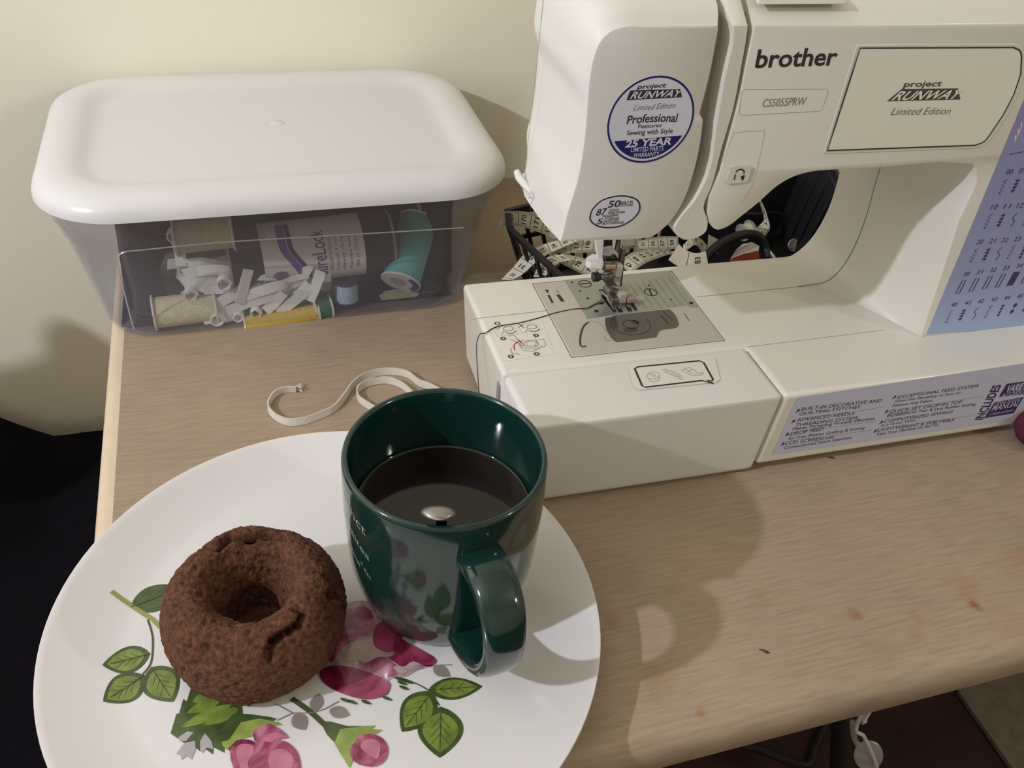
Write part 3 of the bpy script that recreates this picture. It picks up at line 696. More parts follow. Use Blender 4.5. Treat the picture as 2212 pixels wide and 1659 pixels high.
def f(mb):
    line(mb, spline([(195.3,430.1), (191.4,427.1), (187.6,421.6), (184.1,414.2), (182,408.1), (182.4,405.6), (185.1,405.6)], 4), .9, MP)
    line(mb, spline([(195.7,430.6), (199.5,430.4), (202.4,426.3), (203.5,418.9)], 4), .25, BQ)
    line(mb, [(200.1,413.9), (199.5,409), (202.9,408.9)], .35, BQ)
    mb.poly([(178.4,471.2), (181.1,471.4), (179.7,465.9)], BQ); line(mb, [(179.3,464.8), (179.2,455.3)], 1.7, BQ); line(mb, [(185.7,464.4), (186.5,455.8)], 2.6, BQ); line(mb, [(186.5,469.9), (187,466.4)], .6, BQ)
    line(mb, [(262.2,429.1), (261.9,420.5)], .6, BQ)
childdecal('cover_markings', mat('dark_cover_marks', '25221F', .5), npm, f)
# needle, presser foot and lever
clearp = haze_mat('clear_plastic', 'DCDAD2', .55, .06, .1)
def slab(pts, y0, y1): return MB().rings([[(x, y0, z) for x, z in pts], [(x, y1, z) for x, z in pts]])
pgrey = mat('matte_grey_metal', 'A5A19B', .45, .6)
x_, z_ = (220.6,100.3)
mpart(MB().cyl((x_-1, 454, z_-16), (x_-1, 454, 168), 3.0, n=20), 'presser_bar', mat('brown_steel', '6A5F58', .3, .9))
mpart(slab([(216.3,99.7), (220.6,99.3), (220.7,90.2), (216.4,91)], 446, 452), 'shank', mat('light_shank_metal', 'C4C1BC', .4, .2), bevel=.4)
mpart(slab([(216.6,89.9), (220.8,89.5), (221.1,86), (216.8,86.8)], 447, 452), 'shank', pgrey, bevel=.4)
x_, z_ = (221.4,108.2); x2, z2 = (222.6,83.1)
mpart(MB().cyl((x2+.6, 450, z2-2), (x_, 450, z_+2), .75, n=10).cyl((x_-1, 450, z_-9), (x_+.4, 450, 168), 1.2, n=14), 'needle', mat('brown_steel', ''))
mpart(MB().cyl(((207.9,98.7)[0], 448, (207.9,98.7)[1]), ((214.9,98.1)[0], 448, (214.9,98.1)[1]), 3.1, n=24), 'needle_clamp', mat('bronze_clamp', 'B3A390', .22, .85))
mpart(slab([(201.7,106.6), (204.7,106.3), (203.8,119.7), (198.2,120.1)], 445, 448.5), 'lever_arm', white2, bevel=.6)
lp = [(194.6,447.4), (200.5,451.6), (205.6,446.9), (203.9,439.8), (202.1,437.3), (194.7,438.9), (192.7,442)]
mpart(MB().rings([[(x, y, 103) for x, y in lp], [(x, y, 107) for x, y in lp]]), 'presser_lever', white2, bevel=.9)
mpart(slab([(205.3,112.1), (211.1,112.9), (215.7,108.2), (216.4,104.2), (215.1,106.2), (212.4,108.6), (210.5,106.6), (205.3,107.4)], 447, 449), 'needle_threader_plate', mat('pale_grey_metal', 'B5B2AE', .4, .3))
mpart(slab([(207.6,115.9), (214,115.4), (214.8,108), (209.4,106.4)], 454, 460), 'threader_block', blackp, bevel=.8)
mpart(slab([(209.5,102.8), (217.9,102.1), (220,97.1), (211.5,97.8)], 452, 458), 'threader_block', mat('dark_olive_metal', '4A4940', .35, .6), bevel=.8)
tg = MB().tube([(x, 440, z) for x, z in [(213,126.1), (213.7,116.9), (214.4,115.9), (224.7,115.7), (225.1,116.7), (223.9,122)]], .5, 8)
mpart(tg, 'wire_guide', steel)
mpart(slab([(214.3,124.9), (223.7,124.1), (224.8,116.2), (216.1,115.9)], 441, 445), 'lamp_lens', mat('frosted_lens', 'B5B3AB', .3))
xs, zs = (201.8,90.3)
mpart(MB().lathe([(2.8, 0), (3.3, .5), (3.3, 3.8), (2.8, 4.3)], (xs, 449, zs), 16, (1, 0, .08)), 'clamp_screw', blackp, angle=30)
fm_ = mat('cloudy_steel', '8F8A84', .25, .85)
mpart(MB().cyl((xs+4, 449, zs+.2), (xs+13, 449, zs), 1.2, n=12).cyl((xs+5, 449, zs), (xs+7, 449, zs), 2.4, n=12).cyl((xs+11, 449, zs), (xs+12.6, 449, zs), 2.4, n=12), 'clamp_shaft', fm_)
ft = slab([(208.3,88.2), (216.7,88.1), (222.8,78.2), (221.5,74), (218.6,75.7)], 450, 457)
mpart(ft, 'presser_foot', fm_, bevel=.6)
mpart(MB().box((216.5, 445.5, 70), (221.5, 463, 74)).cyl((213.5, 452, 82), (222, 450, 79), 1.5, n=10), 'foot_sole', fm_, bevel=.6)
mpart(MB().box((221.8, 445.8, 69.6), (227.2, 451, 77)), 'foot_block', mat('pale_clear_resin', 'B8AFA4', .15, spec=.7), bevel=.7)
mpart(MB().box((222.0, 453, 74.5), (227.0, 457, 80)), 'foot_clip', clearp, bevel=.6)
mpart(MB().box((227.8, 452.6, 74.5), (231.2, 456.6, 80)), 'foot_clip', clearp, bevel=.6)
mpart(MB().box((227.6, 445, 69.6), (233.8, 451, 73.5)), 'buttonhole_toe', mat('pinkish_resin', 'A08C82', .2), bevel=.8)
mpart(MB().box((233.8, 445.6, 69.8), (240.5, 449.5, 72.6)), 'clear_toe', clearp, bevel=.8)
mpart(MB().cyl((222.2, 445.4, 71), (226.8, 445.2, 71), .7, n=8), 'foot_glint', steel)
mpart(MB().cyl((214.5, 460, 71.2), (218.6, 446.2, 70.4), .8, n=8), 'foot_runner', steel)
# dark thread lying from the needle over the bed and down the left end
def onbed(lst, dz=.5): return [(x, y, BZ+.6+dz) for x, y in lst]
tp = onbed([(218.1,451.2), (211.3,449.6), (206.2,448.2), (199.5,444.9)]) + onbed([(190.8,445.8), (177.4,443.7), (163.6,439.6), (150.4,436.6), (138,435.6), (131.9,433.1), (126.8,429.4)], -.1)
tp += [(124.4, (432.7,62.3)[0], 66), (122.5, 432, 58), (121.5, 422, 44), (121.5, 414, 28), (122, 410, 12), (118, 408, .8), (104, 402, .5)]
th = MB().tube(spline(tp, 6), .32, 6)
th.tube(spline(onbed([(216.9,457.6), (211.4,451.8), (206.4,448.7), (199.5,444.9)]), 6), .2, 6)
o = shift(th, 0, 0).build('loose_sewing_thread', mat('dark_thread', '35332E', .8)); o.rotation_euler = (0, 0, MR)
tag(o, 'dark sewing thread trailing from the needle across the bed of the machine', 'thread')
# ---------------------------------------------------------------- dinner plate
PX, PY = 17.9, 277.7
def pz(r): return 9.5 if r < 97 else 9.5 + 11.2*(min(r, 133.5)-97)**1.45/36.5**1.45
pr = [(0, 9.5), (60, 9.5)]+[(97+36*i/12, pz(97+36*i/12)) for i in range(13)]+[(133.6, 20.5), (133.9, 19.6), (133.2, 18.6), (128, 16.2), (118, 11.6), (108, 8.0), (97, 5.6), (80, 4.2), (74, 1.6), (73, 0), (69, 0), (68, 3.4), (0, 4.0)]
china = mat('white_glazed_china', 'DBD9D8', .16, coat=.3)
pl = empty('dinner_plate', (PX, PY, 0), 'large white china plate with rose and leaf pattern, under the mug and doughnut', 'plate')
MB().lathe(pr, (0, 0, 0), 128).build('plate_body', china, pl, angle=50)
def plx(h):
    def f(x, y):
        r = math.hypot(x-PX, y-PY); return (x-PX, y-PY, pz(r)+h)
    return f
P1, P2, P3, P4 = plx(.12), plx(.2), plx(.28), plx(.36)
def densify(poly, d=4):
    o = []
    for a, b in zip(poly, poly[1:]+poly[:1]):
        n = max(1, int(math.hypot(b[0]-a[0], b[1]-a[1])/d)); o += [(a[0]+(b[0]-a[0])*i/n, a[1]+(b[1]-a[1])*i/n) for i in range(n)]
    return o
def leafpts(tip, base, w, n=18, serr=0, k=.85):
    dx, dy = tip[0]-base[0], tip[1]-base[1]; L = math.hypot(dx, dy); ux, uy = dx/L, dy/L; A = []; B = []
    for i in range(n+1):
        t = i/n; h = w/2*(math.sin(PI*t**k))**.85 if 0 < t < 1 else 0
        if serr: h *= 1-serr*((i % 4)/3)
        sh = 0
        A.append((base[0]+dx*t-uy*h+ux*sh, base[1]+dy*t+ux*h+uy*sh)); B.append((base[0]+dx*t+uy*h+ux*sh, base[1]+dy*t-ux*h+uy*sh))
    return A, B
def leaf(mb, tip, base, w, f, **k):
    A, B = leafpts(tip, base, w, **k); n = len(A); m = [((a[0]+b[0])/2, (a[1]+b[1])/2) for a, b in zip(A, B)]
    mb.add([f(*p) for p in A+m+B], [(i, i+1, n+i+1, n+i) for i in range(n-1)]+[(n+i, n+i+1, 2*n+i+1, 2*n+i) for i in range(n-1)])
SP = [0]
def sprig(name, m, fn, label=None):
    mb = MB(); fn(mb); o = mb.build(name, m, pl, smooth=False); SP[0] += 1; o.location.z = SP[0]*1e-5
    if label: o['label'] = label
    return o
olive = mat('olive_leaf_print', '77883E', .2, var=.35, vscale=160, coat=.3)
dgreen = mat('dark_green_leaf_print', '44562F', .2, var=.4, vscale=140, coat=.3)
lgreen = mat('light_green_leaf_print', '8E9E50', .2, var=.25, vscale=140, coat=.3)
vein = mat('vein_print', '4A5230', .3)
greyleaf = mat('grey_leaf_print', 'A5A1A3', .2, coat=.3)
taupe = mat('taupe_leaf_print', '8A8078', .2, coat=.3)
def petal(name, c0_, c1_, c2_, sc):
    m = bpy.data.materials.new(name); m.use_nodes = True; nt = m.node_tree; b = nt.nodes['Principled BSDF']; b.inputs['Roughness'].default_value = .2; b.inputs['Coat Weight'].default_value = .3
    tc = nt.nodes.new('ShaderNodeTexCoord'); n = nt.nodes.new('ShaderNodeTexNoise'); n.inputs['Scale'].default_value = sc; n.inputs['Detail'].default_value = 3; n.inputs['Distortion'].default_value = 1.2
    r = nt.nodes.new('ShaderNodeValToRGB'); e = r.color_ramp.elements; e[0].position = .36; e[0].color = lin(c0_); e[1].position = .66; e[1].color = lin(c2_); x = e.new(.5); x.color = lin(c1_)
    nt.links.new(tc.outputs['Object'], n.inputs['Vector']); nt.links.new(n.outputs['Fac'], r.inputs['Fac']); nt.links.new(r.outputs['Color'], b.inputs['Base Color']); return m
rose = petal('rose_petal_print', '762742', '9A4563', 'BE8092', 70)
drose = petal('deep_rose_print', '5C142E', '7E2042', 'A04868', 60)
prose = petal('pale_rose_print', '967280', 'AE9496', 'BCAEA8', 75)
LV = [((-89.3,279.3), (-68.4,281.7), 15.5), ((-87.9,259.4), (-70.9,270.4), 17), ((-57.9,252.8), (-67.9,274), 16.5),
      ((81.9,226.2), (56.3,230.5), 12), ((40.2,212.7), (58.1,229.3), 17), ((54.1,196.4), (60.3,220.6), 21)]
for t, b, w_ in LV+[((-53.1,318.6), (-77.7,311.6), 17)]:
    mb = MB(); leaf(mb, t, b, w_, P1); lf = mb.build('leaf_print', dgreen, pl, smooth=False); SP[0] += 1; lf.location.z = SP[0]*2e-5
    mb = MB(); leaf(mb, (t[0]*.9+b[0]*.1, t[1]*.9+b[1]*.1), (t[0]*.12+b[0]*.88, t[1]*.12+b[1]*.88), w_*.78, P2); mb.build('leaf_centre', olive if w_ != 17 or t[1] < 300 else dgreen, lf, smooth=False)
    mb = MB(); line(mb, [b, (b[0]+(t[0]-b[0])*.85, b[1]+(t[1]-b[1])*.85)], .5, P3)
    dx, dy = t[0]-b[0], t[1]-b[1]; L = math.hypot(dx, dy); ux, uy = dx/L, dy/L
    for q in (.22, .38, .54):
        for s in (-1, 1):
            p = (b[0]+dx*q, b[1]+dy*q); line(mb, [p, (p[0]+ux*w_*.26-uy*s*w_*.2, p[1]+uy*w_*.26+ux*s*w_*.2)], .3, P3)
    mb.build('leaf_veins', vein, lf, smooth=False)
for q, w_ in (([(-69.9,302.2), (-68.2,295.5), (-67.3,288.4), (-68,276.6), (-71.6,270.9)], .9), ([(43.9,240.8), (49.8,236.7), (56.3,230.3), (59.8,221.2)], .6), ([(-6,241.6), (1.1,233.2), (7.1,224.4)], 2.4)):
    sprig('stem_print', vein, lambda mb: line(mb, spline(q, 5), w_, P2))
def f(mb):
    line(mb, [(-86.7,321.2), (-82,316.5), (-75.9,310.6), (-67.3,301.5), (-63.1,294.8)], 2.2, P2)
sprig('stem_print', mat('yellow_green_stem_print', '8C9450', .25, coat=.3), f)
def f(mb):
    leaf(mb, (-59.3,237.2), (-28.2,244.7), 40, plx(.05), n=28, serr=.2, k=.8)
sprig('serrated_leaf_print', dgreen, f)
for a, b in (((-55.4,238.8), (-32.7,244.9)), ((-52.5,245.5), (-36.6,249.2)), ((-45.1,237.6), (-29.8,242.2)), ((-49.8,250.8), (-40.6,252.2))):
    sprig('serrated_leaf_print', olive, lambda mb: leaf(mb, a, b, 6, P2))
# plate-plane positions of the remaining print outlines, measured in millimetres on the desk grid
PR = {
  'grey': [[(-56,234.4), (-52.1,236.3), (-49.5,235.2), (-51.5,233.2), (-52.7,231.7), (-55.4,232.2)], [(-57,226.6), (-53.5,231), (-49,230.8), (-48.9,226.7), (-50.6,222.3), (-52.6,224.6), (-54.8,223.2), (-55.1,225.7)], [(-44.7,233.5), (-42.2,229.1), (-41.4,224.8), (-44.1,226.4), (-45.9,224.2), (-47,225.8), (-46.9,230.2)]],
  'calyx_dark': [[(-33,239.4), (-29,239.4), (-21,236.4), (-13.7,232.9), (-18.3,231.7), (-24.4,231.4), (-29.7,225.9), (-33.9,221.4), (-35.3,225.1), (-35.7,234.3)], [(6.2,225.5), (9.4,225.7), (16.7,221.5), (24.8,219.4), (20.4,217.8), (12.4,212.9), (10.6,214.5), (7.2,219.9)]],
  'calyx': [[(-29.2,234.9), (-21.1,234.8), (-13.2,230.9), (-11.4,229), (-19.4,230.6), (-24.7,226.9), (-31.7,226.4), (-35.8,223), (-37.3,225.1), (-38,227.3), (-34.6,227.6)], [(13.5,220.7), (24,219.6), (29.3,218.5), (27,217.5), (31.8,215.6), (28.6,214.5), (22,214.6), (17.3,211.6), (16.8,205.1), (14.8,201.4), (12.6,207.3), (10,214.7)]],
  'bud': [[(-23.9,229), (-21.4,230.6), (-17.7,231.3), (-15,229.5), (-12.2,226.7), (-9.2,222.2), (-13,222.3), (-16.1,221.1), (-20.1,221.6), (-23.9,224.4)], [(-34.5,222.2), (-32.7,225.3), (-29.7,226.3), (-25.8,225.3), (-22.8,222.8), (-19,223.1), (-14,222.3), (-9.8,219.7), (-6.6,215.1), (-5.6,209.7), (-6.9,203.6), (-15.7,202.7), (-27.1,205.6), (-33.4,213.6)], [(16,209.7), (19.1,212.1), (20.4,215), (26.2,215.1), (30.9,211.8), (32.7,206.6), (30.9,201.5), (26.6,199.3), (21.7,200.5), (17.2,203.9)]],
  'budlight': [[(-20.9,224.1), (-17.7,226), (-13.7,225.7), (-10.9,222.9), (-14.4,222.9), (-17.1,221.8)], [(-32,220.9), (-29.8,224.1), (-25,222.4), (-24.6,219), (-27.5,214.2), (-26,207.4), (-29.7,210.5)], [(-17.4,217.2), (-12.4,217.4), (-8.5,212.7), (-9.4,207.4), (-15.4,206.8), (-18.9,212)], [(22.7,212.6), (27.8,211.7), (29.6,208.1), (27.2,202.4), (23.6,205.6), (21.1,209.5)]],
  'rosebase': [[(23,287.9), (27.2,289.3), (32.7,289.5), (38.2,286.4), (43,272.9), (48.1,260.4), (56.8,253.6), (63.6,245.7), (59,242.8), (53.2,242.1), (48.3,240.2), (44.3,240.4), (39.2,239.9), (37.5,232.7), (29.3,233.5), (21.2,236.8), (13.2,241.8), (7.7,249), (6.9,260.9), (13.3,275.8)]],
  'rosedeep': [[(8.1,252.2), (13.8,254.4), (21.3,252.1), (29.4,247.5), (38.8,240), (39.1,235.6), (35.7,232.4), (27,232.6), (18,237.6), (10.4,244.5)], [(40.3,273.6), (47.1,269.9), (50.5,260.6), (57.4,253.4), (63.8,245.6), (59,242.5), (52.5,247.6), (47.1,245.7), (42.4,250.9), (36.8,257.6), (36,266.1)]],
  'rosemid': [[(24.9,284.5), (35.6,284.9), (38.9,273.9), (35.1,267.7), (28,266.6), (20.6,262.9), (14.1,256.5), (11.9,265.1), (18.1,277.5)], [(31.1,257.7), (39.5,253.5), (45.2,245.4), (42.9,241.5), (35.5,243.9), (26.6,250.8)]],
  'roselight': [[(27.8,265.3), (34.4,263.7), (36.4,259.1), (40.9,255.3), (44.3,255), (42.7,252.7), (36.1,253.7), (30.2,252), (26.2,254.9), (21.6,254.6), (21.3,260.1)], [(42.8,246.8), (47.4,245.1), (48.7,242.2), (44.7,242.4)]],
  'tau': [],
}
def layer(name, m, key, f_, sub=3):
    for p in PR[key]: sprig(name, m, lambda mb: mb.poly(densify(spline(p, sub, True), 5) if sub > 1 else densify(p), f_))
layer('grey_leaf_print', greyleaf, 'grey', P1, 1)
layer('rose_print', prose, 'rosebase', P1)
layer('rose_print', rose, 'rosemid', P2)
layer('rose_print', drose, 'rosedeep', P3)
layer('rose_print', mat('cream_pink_print', 'B9A09A', .2, var=.2, vscale=120, coat=.3), 'roselight', P4)
layer('calyx_print', dgreen, 'calyx_dark', P1, 2)
layer('calyx_print', lgreen, 'calyx', P2, 1)
layer('rosebud_print', rose, 'bud', P3, 2)
layer('rosebud_print', mat('light_rose_print', 'BC748A', .2, var=.25, vscale=150, coat=.3), 'budlight', P4)
for q in ([(-13.4,240.5), (-6.3,233.9), (1.8,231.9), (8.2,232.4), (14.8,234.7)], [(-6.3,233.9), (-13.6,231.9)], [(52.6,244.9), (70.2,241.1)]):
    sprig('twig_print', taupe, lambda mb: line(mb, q, .5, P1))
for a, b, w_ in (((-1.8,224.1), (-5.4,233.2), 7), ((18.5,226.5), (10.1,231.5), 6), ((6.7,240.9), (3.1,232.5), 6), ((68,235.1), (61.4,242.2), 6)):
    sprig('taupe_leaf_print', taupe, lambda mb: leaf(mb, a, b, w_, P1))
def f(mb):
    for c in (((45,237.2)), ((47.7,237.3)), ((44.1,239.7)), ((45.3,234.5)), ((17.6,234.7)), ((20.6,233)), ((26.8,231.4)), ((36.5,231))):
        leaf(mb, (c[0]+2.5, c[1]-2), (c[0]-2, c[1]+1.5), 1.6, P1)
sprig('moss_print', dgreen, f)
# ---------------------------------------------------------------- mug, coffee, spoon
mx_, my_ = 75.5, 287.3
green = mat('dark_green_glaze', '0F2E29', .13, coat=.4)
mug = empty('coffee_mug', (mx_, my_, 9.95), 'dark green glazed mug of black coffee standing on the right side of the plate', 'mug')
op = [(33, 0), (35.2, .5), (36.6, 1.8), (39.2, 8), (42.6, 19), (45.6, 33), (46.8, 49), (47.5, 68), (47.5, 85), (47.3, 96.5)]
mp_ = [(0, 1.2), (31, 1.2), (32, 0)]+op+[(46.9, 98.2), (45.8, 99.0), (44.7, 98.6), (44.0, 97.2), (43.8, 90), (43.7, 68), (42.8, 48), (41.2, 33), (38, 19), (33, 9), (24, 5.4), (0, 5)]
MB().lathe(mp_, (0, 0, 0), 128).build('mug_body', green, mug, angle=60)
def mugr(z):
    for (r0, z0), (r1, z1) in zip(op, op[1:]):
        if z0 <= z <= z1: return r0+(r1-r0)*(z-z0)/(z1-z0)
    return 47
# handle towards the viewer, slightly right
hd = math.radians(-84)
hu = Vector((math.cos(hd), math.sin(hd), 0)); hv = Vector((-math.sin(hd), math.cos(hd), 0))
hp = [(45.5, 77), (56, 80.5), (68, 78), (76, 70), (79, 58), (77.5, 45), (72, 33), (62, 23.5), (51, 18), (41, 15)]
hp = spline(hp, 6); rs = []
for i, (r, z) in enumerate(hp):
    a = hp[max(i-1, 0)]; b = hp[min(i+1, len(hp)-1)]; t = Vector((b[0]-a[0], b[1]-a[1])).normalized(); nr, nz = -t.y, t.x
    ring = []; q = i/(len(hp)-1); wd = 9.5+1.5*abs(2*q-1); th_ = 4.2+1.2*abs(2*q-1)
    for k in range(20):
        an = 2*PI*k/20; cx, cy = math.copysign(abs(math.cos(an))**.7, math.cos(an))*wd, math.copysign(abs(math.sin(an))**.8, math.sin(an))*th_
        ring.append(tuple(hu*(r+nr*cy)+hv*cx+Vector((0, 0, z+nz*cy))))
    rs.append(ring)
MB().rings(rs).build('handle', green, mug, angle=60)
# faded white script down the left side
script = mat('faded_white_print', '9DB0A8', .4)
def mugfn(a, z): r = mugr(z)+.15; return (r*math.cos(math.radians(a)), r*math.sin(math.radians(a)), z)
mb = MB()
text(mb, 'ahhct', (184, 84), (210, 78), (184.4, 90), mugfn, -.01)
text(mb, 'chaitea', (186, 72), (212, 62), (186.4, 77), mugfn, -.01)
line(mb, [(190, 66), (205, 54)], .5, mugfn)
text(mb, 'fine', (192, 54), (202, 50), (192.5, 58), mugfn, -.01); text(mb, 'est', (206, 52), (212, 48), (206.5, 55), mugfn, -.01)
mb.build('script_lettering', script, mug, smooth=False)
coffee = mat('black_coffee', '0E0706', .05, spec=.5)
cf = MB().lathe([(0, 5.6), (23.5, 6.2), (32, 9.6), (37.2, 19.3), (40.4, 33), (42.0, 48), (42.9, 63), (42.6, 62.6), (41.5, 62.3), (0, 62.3)], (0, 0, 0), 96).build('coffee', coffee, None, loc=(mx_, my_, 9.95), angle=60)
tag(cf, 'black coffee filling the dark green mug to two thirds', 'coffee')
spm = mat('worn_spoon_steel', 'A09C97', .36, .9, bump=.15, bscale=300)
sp = empty('teaspoon', (mx_, my_, 17), 'steel teaspoon standing in the coffee, handle end over the near rim', 'spoon')
s0 = Vector((9, 32, 12)); s1 = Vector((-13.2, -43.2, 99.6)); sd = (s1-s0).normalized(); tipp = s1+sd*17
side = sd.cross(Vector((0, 0, 1))).normalized(); nn_ = side.cross(sd)
rs = []; Ls = (tipp-s0).length
for q, wd, th_ in [(0, 2.4, 1.6), (.3, 2.4, 1.5), (.6, 2.6, 1.2), (.8, 4.2, 1.4), (.9, 6.6, 2.2), (.96, 7.4, 3.0), (.99, 5.8, 2.2), (1.0, 3.0, 1.0)]:
    c = s0+sd*Ls*q + nn_*(1.8+th_); rs.append([tuple(c+side*wd*math.cos(2*PI*k/20)+nn_*th_*math.sin(2*PI*k/20)) for k in range(20)])
shift(MB().rings(rs), 0, 0, 7.4).build('handle', spm, sp, angle=60)
bw = MB(); g = []
for j in range(7):
    ph = j/6*PI/2; g.append([tuple(s0+Vector((0, 0, 1))+sd*(-12+17*math.cos(2*PI*k/24)*math.sin(ph))+side*11*math.sin(2*PI*k/24)*math.sin(ph)-nn_*5*math.cos(ph)+nn_*2) for k in range(24)])
shift(bw.rings(g, True, False), -4, 8, 4).build('bowl', spm, sp)
# ---------------------------------------------------------------- doughnut
def dough():
    from mathutils import noise
    R, H = 42.6, 45.5; N, K = 300, 110
    prof = [(0, 9), (6, 8), (12, 6.5), (14.2, 14), (15.2, 24), (17.5, 34), (21.5, 41.5), (27, 45.3), (32.5, 44.2), (37.5, 39), (41, 30), (42.6, 20), (41.5, 11), (38.8, 4.8), (34, 1), (28, 0), (14, 0), (0, 0)]
    prof = spline(prof, 10); rs = []
    cracks = [  # polylines in (angle degrees, radius) plus depth and width
        ([(0.1,258.2), (3.7,253.8), (1.7,249.9), (-2.1,247.8), (-6.6,245.7), (-10.3,243.9), (-12.8,240.6)], 4.5, 1.3),
        ([(-44.2,306.7), (-37.7,305.6), (-30.8,301.3), (-25.2,306), (-15.9,303.3), (-8.3,304.2), (-1.8,301.2)], 5.0, 1.7),
        ([(17,274.6), (23.9,271.8), (19.1,267.7), (17.2,264)], 3.0, 1.3)]
    segs = []
    for pts, dep, wd in cracks:
        q = [(x+17.5, y-278.1) for x, y in pts]
        for i in range(len(q)-1): segs.append((q[i], q[i+1], dep, wd))
    for j, (r, z) in enumerate(prof):
        ring = []
        a_, b_ = prof[max(j-1, 0)], prof[min(j+1, len(prof)-1)]; tx, tz = b_[0]-a_[0], b_[1]-a_[1]; l = math.hypot(tx, tz) or 1; nr, nz = tz/l*-1, tx/l
        nr, nz = (-tz/l, tx/l)
        for k in range(N):
            a = 2*PI*k/N; ca, sa = math.cos(a), math.sin(a)
            rr = max(0, r)
            p = Vector((rr*ca, rr*sa, z)); d = 0
            big = noise.noise(p*.045+Vector((3, 1, 7)))*1.4 + noise.noise(p*.13)*.6
            fine = noise.noise(p*.42)*.6 + noise.noise(p*1.1)*.45 + noise.noise(p*2.2)*.25
            pit = noise.noise(p*.28+Vector((9, 9, 2)))
            left = max(0, -ca)*.6+max(0, -sa)*.4
            if pit > .22: fine -= (pit-.22)*4.5*(.25+left)
            d = big+fine
            # hole lip wanders
            if r < 20 and z > 7: d += .9*math.sin(3*a+1)+.7*math.sin(5*a)
            if z > 9 and r > 16:
                for (x0, y0), (x1, y1), dep, wd in segs:
                    vx, vy = x1-x0, y1-y0; t = max(0, min(1, ((p.x-x0)*vx+(p.y-y0)*vy)/(vx*vx+vy*vy)))
                    ds = math.hypot(p.x-x0-vx*t, p.y-y0-vy*t)+noise.noise(p*.5)*.5
                    if ds < wd*1.6: d -= dep*min(1, 1.5*max(0, 1-(ds/(wd*1.6))**2))
            fade = 1 if rr > 3 and z > 1.5 else 0
            outx, outz = -nr, -nz
            if prof[j][1] <= .5: outx, outz = 0, 0
            ring.append((p.x+(-nr)*d*ca*fade*-1*-1 if False else p.x+OUT(j, prof)[0]*d*ca*fade, p.y+OUT(j, prof)[0]*d*sa*fade, max(0.05, p.z+OUT(j, prof)[1]*d*fade)))
        rs.append(ring)
    return MB().rings(rs, False, False)
def OUT(j, prof):
    a, b = prof[max(j-1, 0)], prof[min(j+1, len(prof)-1)]; tx, tz = b[0]-a[0], b[1]-a[1]; l = math.hypot(tx, tz) or 1
    return (-tz/l, tx/l)
crust = mat('chocolate_crust', '66422F', .78, spec=.25, bump=1.0, bscale=1400, var=.6, vscale=420)
dn = dough().build('doughnut', crust, None, loc=(-17.5, 278.1, 9.95), angle=180)
tag(dn, 'baked chocolate doughnut with a cracked top lying on the left of the plate', 'doughnut')
# ---------------------------------------------------------------- white elastic on the desk
elm = mat('white_elastic', 'D8D2C4', .8, bump=.5, bscale=1500)
def vband(path, h, lean, th=.9):
    A = []; B = []
    for i, p in enumerate(path):
        A.append((p[0], p[1], .3)); B.append((p[0]+lean[i][0], p[1]+lean[i][1], h*(lean[i][2] if len(lean[i]) > 2 else 1)))
    return Ribbon(A, B, th, 10)
pth = [(19.9,476.8), (13.3,478.1), (6.3,474.6), (1.7,466.7), (0.8,458.8), (5.3,449.4), (12.9,443.7), (22.9,443.4), (34.7,447.5), (42.4,451.6), (50.3,461.6), (57.2,472.3), (65.7,479.8), (76,483.5), (85.7,483.2), (94.1,476.2), (100.1,465.6), (106.1,460.3), (113,450.8), (115.6,441.3)]
pth = [(x+2 if i > 14 else x, y+(1.5 if i > 14 else 0)) for i, (x, y) in enumerate(pth)]
ln = [(0, 0)]*2+[(0, 1)]*2+[(0, 1.5)]*6+[(0, 2)]*10
eb = MB(); vband(pth, 5.2, ln).mesh(eb)
pth = [(113.4,432.1), (103.4,443.8), (96.1,454.2), (90.5,466), (82.8,473.3), (73.4,474.6), (64.7,471.8), (59.8,466.7), (59.2,458.8), (63.5,451.1), (68.3,444.8), (75.6,437.6), (83.6,431.2)]
vband(pth, 5.2, [(0, 1.6)]*13).mesh(eb)
e = (20,478.3)
rnd = random.Random(2)
for i in range(26):
    a = rnd.uniform(-.9, 1.2); L_ = rnd.uniform(1.5, 4.2); z0 = rnd.uniform(.6, 4.5)
    eb.tube([(e[0]-1, e[1], z0), (e[0]+L_*.6, e[1]+L_*.4*a, z0+rnd.uniform(-.3, .8)), (e[0]+L_, e[1]+L_*a, z0+rnd.uniform(-.5, 1.6))], .22, 5)
ebo = eb.build('elastic_band', elm, None, angle=60)
tag(ebo, 'narrow white elastic with a frayed end curling over the desk behind the plate', 'elastic')
# ---------------------------------------------------------------- storage box with lid
bx = empty('storage_box', (30, 650, 0), 'clear plastic storage box with white lid standing against the cream wall', 'storage box')
BXC = (30, 650)
clear = haze_mat('frosted_clear_polypropylene', 'CFCEE2', .895, .03, .15)
def brect(z, ins=0):
    t = z/104; return rrect(-101-20*t+ins, 160+24*t-ins, 557-12*t+ins, 742+13*t-ins, 32+14*t-ins*.5, z, 12)
lev = [(0, 7), (.8, 3), (3, .8), (7, 0), (40, 0), (76.5, 0), (78, -1.2), (88, -1.4), (89.5, -2.6), (104, -2.8)]
rs = [brect(z, i) for z, i in lev] + [brect(z, i+1.4) for z, i in reversed(lev[1:])]
rs[-1] = brect(2.2, 5)
shift(MB().rings(rs, True, True), *BXC).build('box_body', clear, bx, angle=45)
fr = lambda p: (p[0], 557-12*p[1]/104-.3, p[1])
rid = MB()
pts = [(151.3,75), (100.7,76), (21.2,78), (-23.9,78.6), (-67.5,77.4), (-75.5,77.1), (-80.2,74.5), (-82.1,69.1), (-82.9,56.1), (-82.8,38.2), (-82.9,18.9), (-82.5,11.1)]
